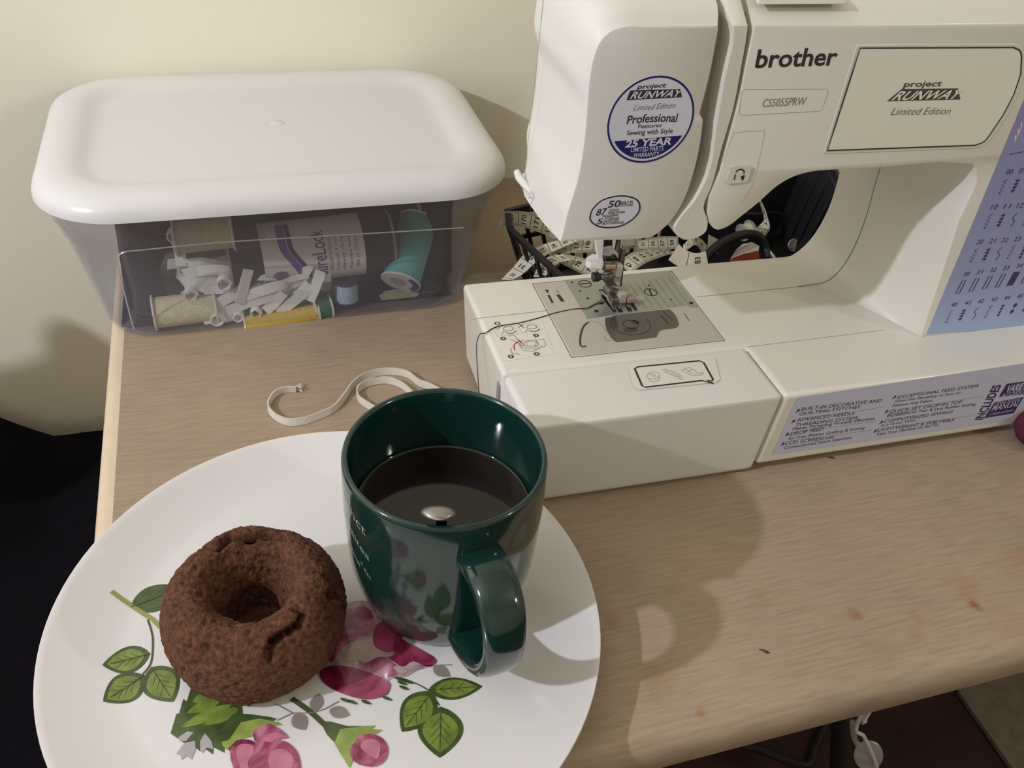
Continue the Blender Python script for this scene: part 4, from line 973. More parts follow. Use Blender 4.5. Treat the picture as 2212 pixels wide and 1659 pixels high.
rid.tube([fr(p) for p in spline(pts, 4)], .5, 6)
pts = [(160.3,85.9), (116.6,86.5), (22,90.9), (-36.7,91.8), (-81.1,93.6), (-94.1,96.7)]
shift(rid, *BXC).build('moulded_ridge', haze_mat('milky_ridge', 'D8D6DA', .35, .1, .2), bx)
lidm = mat('white_lid_plastic', 'D9D8D8', .28, bump=.04, bscale=30)
def lrect(o, z): return rrect(-129+o, 191-o, 535+o, 764-o, max(56-o*.75, 8), z, 14)
rs = [lrect(o, z) for o, z in [(60, 113.2), (42, 113.3), (37, 113.6), (33, 114.6), (29, 116.2), (25, 117.4), (20, 118), (13, 117.6), (8, 116.2), (4, 113.8), (1.5, 110.6), (.3, 107), (0, 104.2), (1.6, 103.9), (2.0, 107), (6, 112), (20, 114.6), (30, 113), (38, 111), (60, 110.8)]]
lid = shift(MB().rings(rs), *BXC).build('lid', lidm, bx, angle=60); lid['label'] = 'white lid with a sunken centre'
nb = (33.9,658.4); shift(MB().lathe([(6, 112.9), (5, 113.6), (3.5, 113.5), (2.2, 113.9), (0, 114.0)], (nb[0], nb[1], 0), 24), *BXC).build('moulding_nub', lidm, lid)
# ---- what is in the box
def spool(name, label, c, ax, r, ln_, tcol, fcol='D6D3C8', fl=1.6, cone=1.0, fth=1.6, group=None, endcol=None):
    """spool centred on c; axis ax; thread radius r; flanges fl wider"""
    ax = Vector(ax).normalized(); c = Vector(c); a = c-ax*ln_/2
    t = empty(name, tuple(c), label, 'spool of thread', group)
    h = ln_
    body = [(r*.97, fth)]
    n = 24
    for i in range(n+1):
        q = i/n; body.append((r*(1-(1-cone)*q)*(1+.012*(i % 2)), fth+(h-2*fth)*q))
    m = mat('thread_'+tcol, tcol, .7, bump=.6, bscale=700, var=.12, vscale=300)
    def loc(mb): mb.v = [(x-c.x, y-c.y, z-c.z) for x, y, z in mb.v]; return mb
    loc(MB().lathe(body, a, 40, ax)).build('wound_thread', m, t)
    fm_ = mat('spool_plastic_'+fcol, fcol, .4)
    for p, q in ((a, 1), (a+ax*(h-fth), cone)):
        rr = r*q+fl; loc(MB().lathe([(0, 0), (rr-.5, 0), (rr, .4), (rr, fth-.4), (rr-.5, fth), (0, fth)], p, 40, ax)).build('flange', fm_, t, angle=35)
    return t
spool('thread_spool', 'spool of cream thread with white flange at the lower left of the clear box', (-48.3,574,11.2), (1, .05, .0), 11.2, 44, 'D9D0A8', 'D4D2CA', 2.0)
spool('thread_spool', 'thin spool of yellow thread lying under the bag of elastic', (19,565,1.1), (1, .02, .06), 6.3, 56, 'D8B64A', 'E0DCCC', .5)
spool('thread_spool', 'small green spool with white rim right of the yellow thread', (49.1,570,2), (1, .15, 0), 9, 14, '1E6A4C', 'D6D6D0', 1)
spool('thread_spool', 'pale blue bobbin standing at the front right of the clear box', (68.6,576,12.6), (0, .1, 1), 8.6, 18, 'A9C4D6', '30323C', 1.0)
tl = spool('thread_spool', 'teal spool leaning at the right of the box, white end cap downwards', ((111.7,577,19)[0]*.5+(131.6,612,45.7)[0]*.5, 594, ((111.7,577,19)[2]+(131.6,612,45.7)[2])/2), ((131.6,612,45.7)[0]-(111.7,577,19)[0], 35, (131.6,612,45.7)[2]-(111.7,577,19)[2]), 14.5, 56, '66AFAB', 'D5D3CC', 1.4)
spool('dark_thread_cone', 'large black thread cone standing at the left end of the clear box', (-66, 603, 45), (0, .05, 1), 24, 82, '26242C', '2A2933', .5, .8)
spool('dark_thread_cone', 'black thread cone in the far right corner of the clear box', (146, 610, 34), (0, 0, 1), 13, 60, '23252B', '2A2B30', 1.2, .9)
spool('thread_spool', 'small navy spool in front of the black cone at the right end', (133.4,580,-1.7), (.1, 0, 1), 8, 18, '2A3442', '3A4550', 1)
spool('thread_spool', 'beige spool with white flange above the bag of elastic', (-27.7,585,65.4), (1, 0, .04), 12, 40, 'B9B29A', 'C6C4C0', 2.4)
# serger cone with printed label
cc = Vector((46.3,596,38.8)); ax = Vector((1, .05, .03)).normalized()
tc_ = spool('labelled_thread_cone', 'large charcoal thread cone with a white and purple label behind the elastic', cc, ax, 23.5, 122, '2C2B30', '8E8C8A', .8, .94, 2)
u1 = Vector((0, 0, 1)); u1 = (u1-ax*u1.dot(ax)).normalized(); u2 = ax.cross(u1)
def cylf(h=.25, rad=23.5):
    def f_(s_, an):   # s_ along the axis from centre, an degrees around, 0 = up, positive towards the viewer
        q = math.radians(an); r = rad*(1-.06*(s_+61)/122)+h; v_ = ax*s_+u1*r*math.cos(q)+u2*r*math.sin(q)*SG; return tuple(v_)
    return f_
SG = 1 if u2.y < 0 else -1
def patch(mb, s0_, s1_, a0, a1, f_, n=20):
    v_ = []; 
    for i in range(n+1):
        an = a0+(a1-a0)*i/n; v_ += [f_(s0_, an), f_(s1_, an)]
    mb.add(v_, [(2*i, 2*i+1, 2*i+3, 2*i+2) for i in range(n)])
lbm = MB(); patch(lbm, -37, 37, -60, 200, cylf(1.0), 48); lb_ = lbm.build('paper_label', mat('white_paper_label', 'D6D4D4', .5), tc_)
m2 = MB()
def cstroke(mb, pts, w_, f_): line(mb, pts, w_, f_)
pp_ = spline([(-22, 0), (-22, 30), (-21, 55), (-15, 80), (-11, 100), (-12, 125)], 6)
line(m2, [(s_, a_) for s_, a_ in pp_], 5.5, lambda s_, a_: cylf(1.2)(s_, a_)); m2.build('label_ribbon', mat('purple_print', '6A4FA0', .5), lb_)
m2 = MB(); line(m2, [(s_+5.2, a_) for s_, a_ in pp_], 3.4, lambda s_, a_: cylf(1.25)(s_, a_)); m2.build('label_ribbon', mat('dark_purple_print', '3A2A78', .5), lb_)
m2 = MB()
text(m2, 'SureLock', (8, 112), (8, 25), (-3, 112), cylf(1.2), .0)
m2.build('label_lettering', mat('dark_purple_print', ''), lb_, smooth=False)
m2 = MB()
for s_, t_ in ((12.5, 'SERGER THREAD'), (17, 'Polyester 3 cord'), (21.5, 'Heavy duty'), (27, 'Machine wash'), (32, '3000 yd. (2743m)')): text(m2, t_, (s_, 105), (s_, 40), (s_-2.4, 105), cylf(1.2), 0)
m2.poly(ell((-26, 100), 5.6, 10, 24), cylf(1.2))
m2.build('small_print', mat('grey_label_print', '6C6A70', .5), lb_, smooth=False)
tax = (Vector((131.6,612,45.7))-Vector((111.7,577,19))); tax.y = 35; tax.normalize()
tu = tax.cross(Vector((0, 0, 1))).normalized(); tv = tu.cross(tax)
def capf(x, y): return tuple(-tax*28.25+tu*x+tv*y)
m2 = MB(); n_ = 24; A_ = []
def crescent(a0, a1, r0, r1): return [(r1*math.cos(math.radians(a0+(a1-a0)*i/n_)), r1*math.sin(math.radians(a0+(a1-a0)*i/n_))) for i in range(n_+1)]+[(r0*math.cos(math.radians(a1+(a0-a1)*i/n_)), r0*math.sin(math.radians(a1+(a0-a1)*i/n_))) for i in range(n_+1)]
sgx = 1 if tu.x > 0 else -1
m2.poly([(x*sgx, y) for x, y in crescent(-60, 45, 9.5, 14.6)], capf); m2.build('end_print', mat('royal_blue_print', '2A2C86', .4), tl, smooth=False)
m2 = MB(); m2.poly([(x*sgx, y) for x, y in ell((-2, 1), 6.5, 6.5, 24)], capf); m2.build('end_label', mat('grey_end_label', 'A9A49C', .5), tl, smooth=False)
# elastic in a clear bag
es = MB(); rndm = random.Random(5)
def strand(pts, w_=7.6, th_=.8, wy=.25):
    A = []; B = []; n = len(pts)
    for i, p in enumerate(pts):
        a = pts[max(i-1, 0)]; b = pts[min(i+1, n-1)]; d = Vector(b)-Vector(a); nx, nz = -d.z, d.x; l = math.hypot(nx, nz) or 1
        v_ = Vector((nx/l, wy, nz/l)).normalized()*w_/2; A.append(tuple(Vector(p)-v_)); B.append(tuple(Vector(p)+v_))
    Ribbon(A, B, th_, 6).mesh(es)
def coil(c, r, y0, w_=6): # loop seen end-on
    pts = [(c[0]+r*math.cos(t/9*2*PI)*(1-.03*t), c[2]+r*math.sin(t/9*2*PI)*(1-.03*t)) for t in range(12)]
    Ribbon([(x, y0, z) for x, z in pts], [(x+.6, y0+w_, z+.4) for x, z in pts], .8, 5).mesh(es)
for P_ in ([(-45,580,37.1), (-33.7,574,42.3), (-20.2,572,42.9), (-6.5,574,36.7)], [(-46.9,579,30.9), (-35.3,575,34.9), (-19.8,574,32.7), (-5.6,576,28.7)],
           [(-0.6,570,42.4), (-5.4,567,30), (-9.8,566,17.1)], [(-35.5,568,12.1), (-24.5,568,17.6), (-13.2,569,22.8), (-4.4,571,27.3)], [(-31.2,567,8.1), (-16.2,567,12), (-2.6,568,16.2)],
           [(-5.3,568,21.3), (8.2,567,26), (19.9,568,27.7), (25.5,570,24.6)], [(-2.7,567,15.6), (10.8,567,19.3), (21.8,569,21.6)], [(7.3,565,8.8), (14.2,566,14.3), (21.7,567,22.1)],
           [(16.1,565,6.1), (28.6,566,14.6), (42,568,24)], [(39.7,566,13.3), (45.3,567,25.1), (49.7,570,36)], [(2.4,575,34), (12.3,574,28.8), (23,574,30.4), (35.9,574,33)],
           [(18.7,572,28.1), (28.9,572,31.8), (40.8,572,33.7)], [(-36.4,566,6.2), (-21.8,566,6), (-10.1,567,8)], [(-41.7,581,44.6), (-30.6,578,46.1), (-12.2,577,40.9), (-3,577,37.2)],
           [(-46,582,42.6), (-45.7,584,52.7), (-47.2,586,62.9), (-50.1,588,67.5)], [(-46.1,578,25.6), (-33.3,576,26.6), (-26,574,21.9)], [(30.7,568,17.2), (36.1,568,21.4), (40.9,569,26.7)]):
    strand(P_)
for i in range(16):
    cx_, cz_ = rndm.uniform(-42, 44), rndm.uniform(10, 38); an = rndm.uniform(-.5, .7); L2 = rndm.uniform(14, 26); bw_ = rndm.uniform(-6, 6)
    P_ = [(cx_+L2*t*math.cos(an), 582+rndm.uniform(0, 6), cz_+L2*t*math.sin(an)+bw_*(1-t*t)) for t in (-1, -.33, .33, 1)]
    strand([(x, y, min(max(z, 8), 52)) for x, y, z in P_])
for i in range(18):
    cx_, cz_ = rndm.uniform(-40, 42), rndm.uniform(12, 34); an = rndm.choice([.35, .6, .1, -.2, 1.2]); L2 = rndm.uniform(10, 20); bw_ = rndm.uniform(-5, 5)
    P_ = [(cx_+L2*t*math.cos(an), 571+rndm.uniform(0, 5), cz_+L2*t*math.sin(an)*.8+bw_*(1-t*t)) for t in (-1, -.33, .33, 1)]
    strand([(x, y, min(max(z, 8), 46)) for x, y, z in P_], 7.0)
for c, r, y0 in (((-18.7,566,33.6), 5.5, 566), ((-26.9,562,6.1), 5.4, 562), ((0.4,562,8.4), 4.2, 562), ((-12.3,562,5.9), 4.0, 563), ((-42.5,569,25), 5, 569), ((-47.7,584,65.9), 5, 582)): coil(c, r, y0)
eo = es.build('elastic_bundle', mat('bundle_elastic', 'E8E6DE', .8), None, angle=60); tag(eo, 'loops of white elastic packed in the plastic bag inside the clear box', 'elastic')
from mathutils import noise
bg = MB(); rs = []; bc_ = Vector((0.7,578,25.5)); rs = []
for j in range(25):
    ph = PI*(j+.0)/24; ring = []
    for k in range(48):
        a = 2*PI*k/48; sx = math.copysign(abs(math.cos(a))**.75, math.cos(a)); sy = math.copysign(abs(math.sin(a))**.8, math.sin(a))
        p = Vector((60*sx*math.sin(ph)**.6, 13.5*sy*math.sin(ph)**.8, 37*math.cos(ph)))
        d = noise.noise(p*.05)*5+noise.noise(p*.16)*1.8
        q = Vector((p.x*(1+.04*d)+ (0 if p.z < 0 else -p.z*.4), p.y+d*.5+(5 if p.z > 0 else -1), p.z+d*.5))
        y_ = bc_.y+q.y+max(0, q.z)*.12
        zz = max(bc_.z+q.z, 3.0)
        ring.append((bc_.x+q.x, max(y_, 557.5-12*zz/104+2.2), zz))
    rs.append(ring)
bg.rings(rs, False, False)
bo = bg.build('plastic_bag', haze_mat('crinkled_clear_bag', 'D8D6D0', .92, .04, .08), None, angle=180); tag(bo, 'crinkled clear plastic bag holding white elastic in the storage box', 'plastic bag')
cl = MB(); g = []; NX = 48; NYc = 30
for j in range(NYc+1):
    for i in range(NX+1):
        x = -96+(246)*i/NX; y = 572+164*j/NYc; e_ = min(1, i/4, (NX-i)/4, max(0, (y-626)/16), (NYc-j)/3)
        x = max(-93, min(152, x)); g.append((x, y, 2.9+(66 if x < -10 else 66-20*min(1, (x+10)/60))*math.sqrt(max(e_, 0))*(1+.0)+ (4*noise.noise(Vector((x*.03, y*.05, 1)))+2*noise.noise(Vector((x*.1, y*.1, 3))))*e_))
nx1 = NX+1; cl.add(g, [(j*nx1+i, j*nx1+i+1, (j+1)*nx1+i+1, (j+1)*nx1+i) for j in range(NYc) for i in range(NX)])
edge = [i for i in range(nx1)]+[j*nx1+NX for j in range(1, NYc+1)]+[NYc*nx1+i for i in range(NX-1, -1, -1)]+[j*nx1 for j in range(NYc-1, 0, -1)]
cl.rings([[g[k] for k in edge], [(g[k][0], g[k][1], 2.4) for k in edge]], False, True)
tag(cl.build('folded_cloth', mat('dark_navy_cloth', '1D1D29', .9, bump=.4, bscale=600), None, angle=60), 'dark navy folded cloth filling the back of the clear storage box', 'cloth')
# tangled embroidery floss
fl = MB(); c = Vector((110.6,572,-1.2))
for i in range(9):
    pts = []
    for k in range(9):
        a = k/8*2*PI+i; pts.append((c.x+(15-i*.6)*math.cos(a)+rndm.uniform(-2, 2), c.y+6+4.5*math.sin(a*1.0+i), max(3.4, c.z+5*math.sin(a+i*.7)+rndm.uniform(-1.5, 1.5))))
    fl.tube(spline(pts, 4, True), 1.3, 6)
fo = fl.build('embroidery_floss', mat('sage_floss', '8F9A78', .8, var=.3, vscale=120), None); tag(fo, 'tangle of sage and beige embroidery floss under the teal spool', 'embroidery floss', kind='stuff')
# ---------------------------------------------------------------- black plastic basket behind the machine
bkm = mat('black_basket_plastic', '0F0D11', .5)
bk = empty('plastic_basket', (340, 580, 0), 'black plastic basket with slotted sides behind the sewing machine', 'basket')
TOP = [(192, 566), (198, 592), (492, 634), (488, 514), (226, 506)]; BOT = [(214, 576), (218, 590), (474, 624), (470, 520), (236, 513)]
HT = [60, 60, 94, 42, 40]
def wallpt(i, s_, q):   # side i, s_ along, q height 0..1
    a, b = TOP[i], TOP[(i+1) % 5]; c, d = BOT[i], BOT[(i+1) % 5]
    x0, y0 = c[0]+(d[0]-c[0])*s_, c[1]+(d[1]-c[1])*s_; x1, y1 = a[0]+(b[0]-a[0])*s_, a[1]+(b[1]-a[1])*s_
    hh = HT[i]+(HT[(i+1) % 5]-HT[i])*s_; return Vector((x0+(x1-x0)*q-340, y0+(y1-y0)*q-580, 1.5+hh*q))
def bar(mb, i, s0_, s1_, q0, q1, th_=2.2):
    P_ = [wallpt(i, s0_, q0), wallpt(i, s1_, q0), wallpt(i, s1_, q1), wallpt(i, s0_, q1)]
    n = (P_[1]-P_[0]).cross(P_[3]-P_[0]).normalized()*th_/2
    mb.rings([[tuple(p-n) for p in P_], [tuple(p+n) for p in P_]])
for i in range(5):
    mb = MB(); L_ = math.hypot(TOP[(i+1) % 5][0]-TOP[i][0], TOP[(i+1) % 5][1]-TOP[i][1])
    bar(mb, i, -.005, 1.005, .92, 1.02, 4); bar(mb, i, 0, 1, 0, .06, 3)
    if i == 1:
        bar(mb, i, 0, .5, .56, .62)
        bar(mb, i, .5, 1, 0, .58); bar(mb, i, .5, 1, .78, 1)
    elif i in (0, 2): bar(mb, i, 0, 1, 0, 1)
    else: bar(mb, i, 0, 1, .5, .56)
    k_ = max(2, int(L_/12.5))
    for k in range(k_+1):
        s_ = k/k_; wd = 1.5/L_
        if i == 1 and s_ > .5: wd = 2.6/L_
        bar(mb, i, s_-wd, s_+wd, 0, 1)
    mb.build('side', bkm, bk, smooth=False)
MB().rings([[(x-340, y-580, .3) for x, y in BOT], [(x-340, y-580, 2.2) for x, y in BOT]]).build('bottom', bkm, bk, smooth=False)
# ---------------------------------------------------------------- measuring tape
tpm = mat('cream_tape_vinyl', 'D3CEBC', .42); tik = mat('tape_black_print', '1A1918', .5)
mt = empty('measuring_tape', (260, 560, 20), 'cream measuring tape with black numbers tangled in the black basket', 'measuring tape')
def tape(A, B, n0, ph=3, side=1, small=False, wide=10.0, big=None):
    r = Ribbon(A, B, .5, 10); mb = shift(r.mesh(MB()), 260, 560, 20); o = mb.build('tape_loop', tpm, mt, angle=60)
    mb = MB(); T = r.L[-1]; W_ = (r.A[0]-r.B[0]).length
    def f_(d, w_): p = r.at(d, w_, -side); return (p[0]-260, p[1]-560, p[2]-20)
    d = ph; n = n0
    def q4(d0, d1, w0, w1):
        mb.add([f_(d0, w0), f_(d1, w0), f_(d1, w1), f_(d0, w1)], [(0, 1, 2, 3)])
    k = 0; d = ph % 1.0
    while d < T-.3:
        major = abs(((d-ph) % wide)) < .3 or abs(((d-ph) % wide)-wide) < .3
        if major: q4(d-.22, d+.22, 0.02, .98)
        elif not small: q4(d-.12, d+.12, 0.02, .17); q4(d-.12, d+.12, .83, .98)
        d += 1
    d = ph+wide*.42
    while d < T-1:
        s_ = str(n); lw = .2 if len(s_) > 2 else .28
        sz = 4.2 if big is None else big
        if d-sz*.5 > 0 and d+sz*.5 < T: text(mb, s_, (d+sz*.45, 1-lw), (d+sz*.45, lw), (d-sz*.45, 1-lw), f_, .02)
        d += wide; n += 1
    mb.build('printed_scale', tik, o, smooth=False)
tape([(190.2,588,57), (193.6,588,62.7), (201.5,586,64.3), (211.9,583,64.3), (225.7,578,61.4), (243.5,572,55)], [(190.3,584,49.4), (194.2,584,52.7), (201.1,582,54), (209.7,578,53.4), (221.4,573,50.3), (237.2,567,44.8)], 169, 7.2, 1)
tape([(187.6,562,18.4), (195.6,560,29.7), (204.1,560,40.5), (221.8,562,47.4), (245.6,565,49.3)], [(195.1,556,21.3), (203,554,27.6), (212,554,36.6), (224.1,556,42.5), (247.7,560,48.6)], 30, 2, 1, True)
tape([(233.3,566,42.4), (247.1,568,46.2), (267.5,570,45.4), (291,572,41.3)], [(226.6,560,39.5), (243.2,560,38.3), (262.7,562,35.7), (288.4,564,32.5)], 16, 4, 1)
tape([(208.7,548,27.3), (211.6,548,36.1), (219.1,550,42.4), (232.7,553,41.8)], [(217,544,28.9), (219.5,543,34.2), (226.7,544,40.3), (238,546,40.4)], 22, 2, 1, True)
tape([(232.7,556,40.8), (242.9,554,38.9), (256.6,550,35.8), (268.4,546,29.8)], [(226.3,550,38.8), (236.9,548,33.1), (248.1,545,27.5), (259.1,540,24.3)], 77, 3, 1)
tape([(282,552,29), (288,556,32), (296.5,562,32), (306,568,29.7), (319.5,576,25.1), (338.5,586,18)], [(288.2,542,25), (295.8,546,27.4), (306,552,27.9), (318.6,560,25.3), (332.4,568,22.8), (347.6,576,18.4)], 47, .6, 1)
tape([(315.6,596,21.1), (328.4,598,21.5), (341.5,600,21.5), (358.8,602,18.8)], [(315.4,590,17.4), (326.8,590,16.3), (340.5,592,13), (357.4,594,12)], 55, 2, 1)
tape([(337.8,556,38.4), (348.9,562,42.5), (359.4,566,36.7), (366.9,564,29.3)], [(335.7,548,36.3), (348.4,556,37.4), (356.7,558,31.1), (360.8,554,23.4)], 77, 3, 1)
tape([(328.9,548,45), (332.9,543,42.1), (340.9,540,40.1), (351,542,39.6)], [(315.7,536,39), (323.9,531,34.8), (335.7,528,33.7), (348.9,530,33.7)], 83, 13, 1, True, 20, 6.2)
tape([(433.8,610,48.5), (440.3,606,38.8), (444.3,602,30.1), (448.2,600,20.7), (444.2,598,12.9)], [(435.9,614,45.9), (442.7,612,34.1), (444.7,607,25.6), (438,602,22.8), (428.6,598,18.4)], 12, 3, 1)
# ---------------------------------------------------------------- small things in the basket
sc_ = empty('scissors', (396,560,26.2), 'pair of scissors with black looped handles in the basket', 'scissors')
def rel(pts, c): return [tuple(Vector(p)-Vector(c)) for p in pts]
SC0 = (396,560,26.2)
MB().tube(rel(spline([(350.6,546,24.8), (360.8,552,29.8), (373.3,558,34.8), (390.9,564,37.2), (406.6,568,35.7), (417.7,568,30.7), (423.8,564,22.1), (422.1,556,17)], 6), SC0), 3.9, 12).build('handle', bkm, sc_)
MB().tube(rel([(424.9,566,22.2), (425.6,556,20.2), (427.4,548,16.6)], SC0), 2.2, 8).build('blade', steel, sc_)
cb = MB().tube(spline([(394.3,596,37.5), (413.9,604,35.7), (431.9,608,31.6), (448.9,612,29.1), (465.1,614,26.2), (476.3,612,20.3), (486.1,608,14), (494.9,602,8.9)], 6), 1.7, 8)
tag(cb.build('power_cable', blackp, None), 'thin black cable looping over the scissors in the basket', 'cable')
tg_ = MB().rings([[(383.4,553,23.5), (388.7,556,29.2), (396.2,560,31.9), (406.2,562,31.6), (414.5,562,27.3), (412.4,558,23.5), (410,550,19.5), (382.8,548,19)], [(384.1,554,22.8), (389.4,557,28.5), (397,561,31.3), (406.9,563,31), (415.2,563,26.6), (413.1,559,22.9), (410.7,551,18.8), (383.5,549,18.3)]])
tgo = tg_.build('needle_packet', mat('packet_paper', 'C9C2B4', .5), None, smooth=False); tag(tgo, 'small paper needle packet with a rust-red strip behind the scissors handle', 'packet')
MB().rings([[(382.4,552.4,23.1), (394.7,553.4,26.1), (409.7,554.4,27.7), (410,549.4,19.8), (382.5,547.6,19.2)], [(382.6,552.8,22.8), (395,553.8,25.9), (410,554.8,27.4), (410.3,549.8,19.6), (382.8,548,19)]]).build('coloured_strip', mat('rust_red', '7A3018', .5), tgo, smooth=False)
for c, r, col, lb_t in (((216.3,584,26.9), 4.6, 'D8C23E', 'small yellow button seen through the left end of the basket'), ((470,590,6.5), 6.0, '8A8880', 'clear grey button at the right end of the basket')):
    b_ = MB().lathe([(0, 0), (r-.6, 0), (r, .5), (r, 1.6), (r-.6, 2.1), (r-1.4, 1.7), (0, 1.7)], c, 28, (.1, -1, .5)); tag(b_.build('button', mat('button_'+col, col, .35), None), lb_t, 'button')
bb = empty('bobbin', (419,592,24.9), 'clear bobbin with pale thread between the tape end and the scissors', 'bobbin')
MB().lathe([(0,-5),(8,-5),(8,-4.2),(3,-4.2),(3,4.2),(8,4.2),(8,5),(0,5)], (0,0,0), 28, (1,.3,.2)).build('bobbin_rims', clearp, bb, angle=30)
MB().lathe([(3.2,-4),(6,-4),(6.2,0),(6,4),(3.2,4)], (0,0,0), 28, (1,.3,.2)).build('wound_thread', mat('pale_thread', 'B9B49E', .7), bb)
cd = MB().rings([[(380.8,590,25.8), (390.8,588,20.6), (386.7,578,13), (377.1,580,16.4)], [(381.7,591.5,24.9), (391.8,589.5,19.6), (387.7,579.5,12), (378.1,581.5,15.4)]])
tag(cd.build('card_tag', mat('beige_card', 'A79C8C', .6), None, smooth=False), 'small beige card standing behind the tape loop marked 83', 'card')
# ---------------------------------------------------------------- magenta pincushion just past the machine
pc = (492.7,319.6)
pm = MB().lathe([(0, 0), (9, .2), (15, 3.5), (18.5, 10), (18.3, 17), (14.5, 23.5), (7.5, 27), (1.6, 26), (0, 25)], (0, 0, 0), 40)
tag(pm.build('pincushion', mat('magenta_fabric', '5A1A34', .85, bump=.4, bscale=900), None, loc=(pc[0]+14, pc[1]+3, 0)), 'magenta fabric pincushion at the right end of the machine base', 'pincushion')
# ---------------------------------------------------------------- crumbs on the desk
for (cx, cy), l_, an, lb_t in (((232.5,216), 5.5, -.7, 'thin dark crumb on the open desk near the rounded front edge'), ((352.2,339.5), 4.5, -.3, 'dark crumb lying just under the front of the machine base label')):
    mb = MB(); mb.tube([(-l_/2, 0, .4), (-l_/6, .2, .8), (l_/5, -.3, .8), (l_/2, .3, .35)], .5, 6, [.15, .4, .6, .2]); o = mb.build('crumb', mat('dark_crumb', '3E2A18', .8), None, loc=(cx, cy, 0)); o.rotation_euler = (0, 0, an); tag(o, lb_t, 'crumb')
# ---------------------------------------------------------------- chair with dark cover left of the desk
bkf = mat('black_woven_fabric', '08060C', 1, spec=.15, bump=.5, bscale=500, var=.4, vscale=30)
ch_ = empty('upholstered_chair', (-500, 330, -740), 'black upholstered chair standing in the dark left of the desk', 'chair')
mb = MB(); NX, NY_ = 60, 66; g = []
from mathutils import noise
for j in range(NY_+1):
    for i in range(NX+1):
        x = -900+(-114+900)*i/NX; y = -120+(755+120)*j/NY_
        z = -236+8*noise.noise(Vector((x*.008, y*.008, 2)))+4*noise.noise(Vector((x*.03, y*.03, 5)))
        z += 60*max(0, min(1, (-205-x)/70))*max(0, min(1, (y-560)/60))
        ed = min(1, (-114-x)/18, (755-y)/18); z -= 26*(1-math.sqrt(max(0, 1-(1-ed)**2))) if ed < 1 else 0
        g.append((x+500, y-330, z+740))
nx1 = NX+1; f_ = [(j*nx1+i, j*nx1+i+1, (j+1)*nx1+i+1, (j+1)*nx1+i) for j in range(NY_) for i in range(NX)]
low = [(p[0], p[1], 370) for p in g]; mb.add(g, f_)
edge = [i for i in range(nx1)]+[j*nx1+NX for j in range(1, NY_+1)]+[NY_*nx1+i for i in range(NX-1, -1, -1)]+[j*nx1 for j in range(NY_-1, 0, -1)]
mb.rings([[g[k] for k in edge], [low[k] for k in edge]], False, True)
mb.build('seat', bkf, ch_, angle=60)
sil = [(-250.2,-205.4), (-227.4,-188), (-207.8,-187), (-179.4,-176.9), (-177.1,-159), (-168.8,-143.4), (-158.7,-138.2), (-142.3,-145.4), (-130.8,-160), (-129.6,-183.3)]  # outline of the wall shadow, projected back towards the side lamp below
tt = (560-60)/(770-60); pts = [(-980+tt*(x+980)+500, 850+tt*(z-850)+740) for x, z in sil]
pts = [(pts[0][0]-160, pts[0][1]-60), (pts[0][0]-60, pts[0][1]-22)]+pts
pts = spline(pts, 4)
pts += [(pts[-1][0]+30, pts[-1][1]-120), (pts[-1][0]+35, 430), (pts[0][0], 430)]
MB().rings([[(x, y, z) for x, z in pts] for y in (218, 242)]).build('shadow_blocker', bkf, ch_, angle=60)  # unseen slab added and shaped only to cast the wall shadow
for x, y in ((-360, -400), (360, -400), (-360, 400), (360, 400)): MB().cyl((x*.9, y*.9, 0), (x*.85, y*.85, 375), 16, 20).build('leg', blackp, ch_)
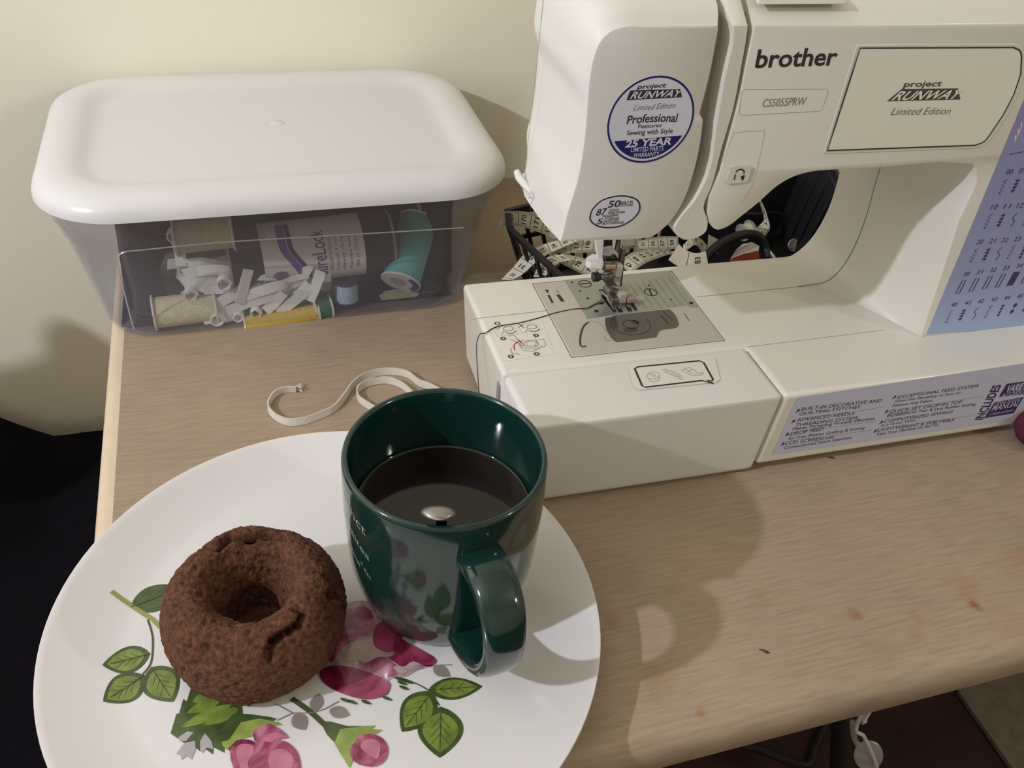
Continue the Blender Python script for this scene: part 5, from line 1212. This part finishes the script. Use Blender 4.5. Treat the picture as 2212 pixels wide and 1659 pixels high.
# ---------------------------------------------------------------- under and in front of the desk
rg = [(924,491.9), (918.2,375.3), (900, -300), (1300, -300), (1300, 700), (1100, 700)]
tag(MB().rings([[(x, y, -739.5) for x, y in rg], [(x, y, -732) for x, y in rg]]).build('rug', mat('grey_beige_rug', '7D7164', .95, bump=.6, bscale=400, var=.2, vscale=60), None, smooth=False), 'grey-beige rug on the dark floor at the lower right', 'rug')
pt_ = Vector((583.8,400,-521.4)); pb_ = Vector((653.1,396.9)+(-738,)); pb_.z = -738
pd_ = (pt_-pb_).normalized(); top_ = pb_+pd_*((-31+738)/pd_.z)
stn = empty('pole', tuple(pb_), 'black pole leaning from the floor up against the underside of the desk', 'pole')
MB().cyl(pd_*2, top_-pb_, 9.5, n=20).build('shaft', bkm, stn); MB().cyl((0, 0, 0), pd_*26, 12.5, n=20).build('rubber_tip', blackp, stn)
cbl = MB().tube(spline([(x, y, -734.5) for x, y in [(542.3,510.5), (587,486.6), (616.6,462.6), (641.3,449.5), (661.2,466.3), (687.4,487.9), (719.8,509)]], 6), 5, 8)
tag(cbl.build('floor_cable', mat('dark_floor_cable', '141016', .6), None), 'black cable lying bent on the floor beside the leaning black pole', 'cable')
hc0 = (327.2,215,-104.2)
hc = empty('hanging_cord', hc0, 'white cord with a round clear plastic disc hanging under the desk edge', 'cord')
def rl(*p): return [tuple(Vector(q)-Vector(hc0)) for q in p]
wc = mat('white_cord', 'C9C2BE', .5)
MB().tube(spline(rl((hc0[0], 215, -29), (329.4,215,-108.3), (342.1,215,-129.2), (352.8,213,-147.8), (362.7,212,-165.5), (377,212,-194.3), (401.6,212,-254.9)), 6), 1.3, 8).build('cord', wc, hc)
MB().tube(spline(rl((326.4,216,-107.6), (334.7,218,-125.5), (344.9,220,-144.8), (353,220,-156.6)), 6), 1.9, 8, None).build('cord_loop', clearp, hc)
MB().tube(rl((hc0[0]+3, 212, -29.4), (331.4,214,-106.4), (331.3,213,-102.6)), 1.8, 6).build('clip', wc, hc)
MB().lathe([(0, 0), (8.5, 0), (10, .8), (10.2, 1.6), (9, 2.2), (0, 2.6)], rl((362.9,219,-169))[0], 36, (-.3, -1, .9)).build('disc', haze_mat('milky_plastic_disc', 'B9B2B0', .35, .06, .3), hc)
GROUPS = {'thread_spool': 'spools of thread in the clear box', 'dark_thread_cone': 'black thread cones in the clear box', 'crumb': 'crumbs on the desk', 'button': 'buttons in the basket'}
for o in list(bpy.data.objects):
    k = o.name.split('.')[0]
    if o.parent is None and k in GROUPS and o.get('category'): o['group'] = GROUPS[k]
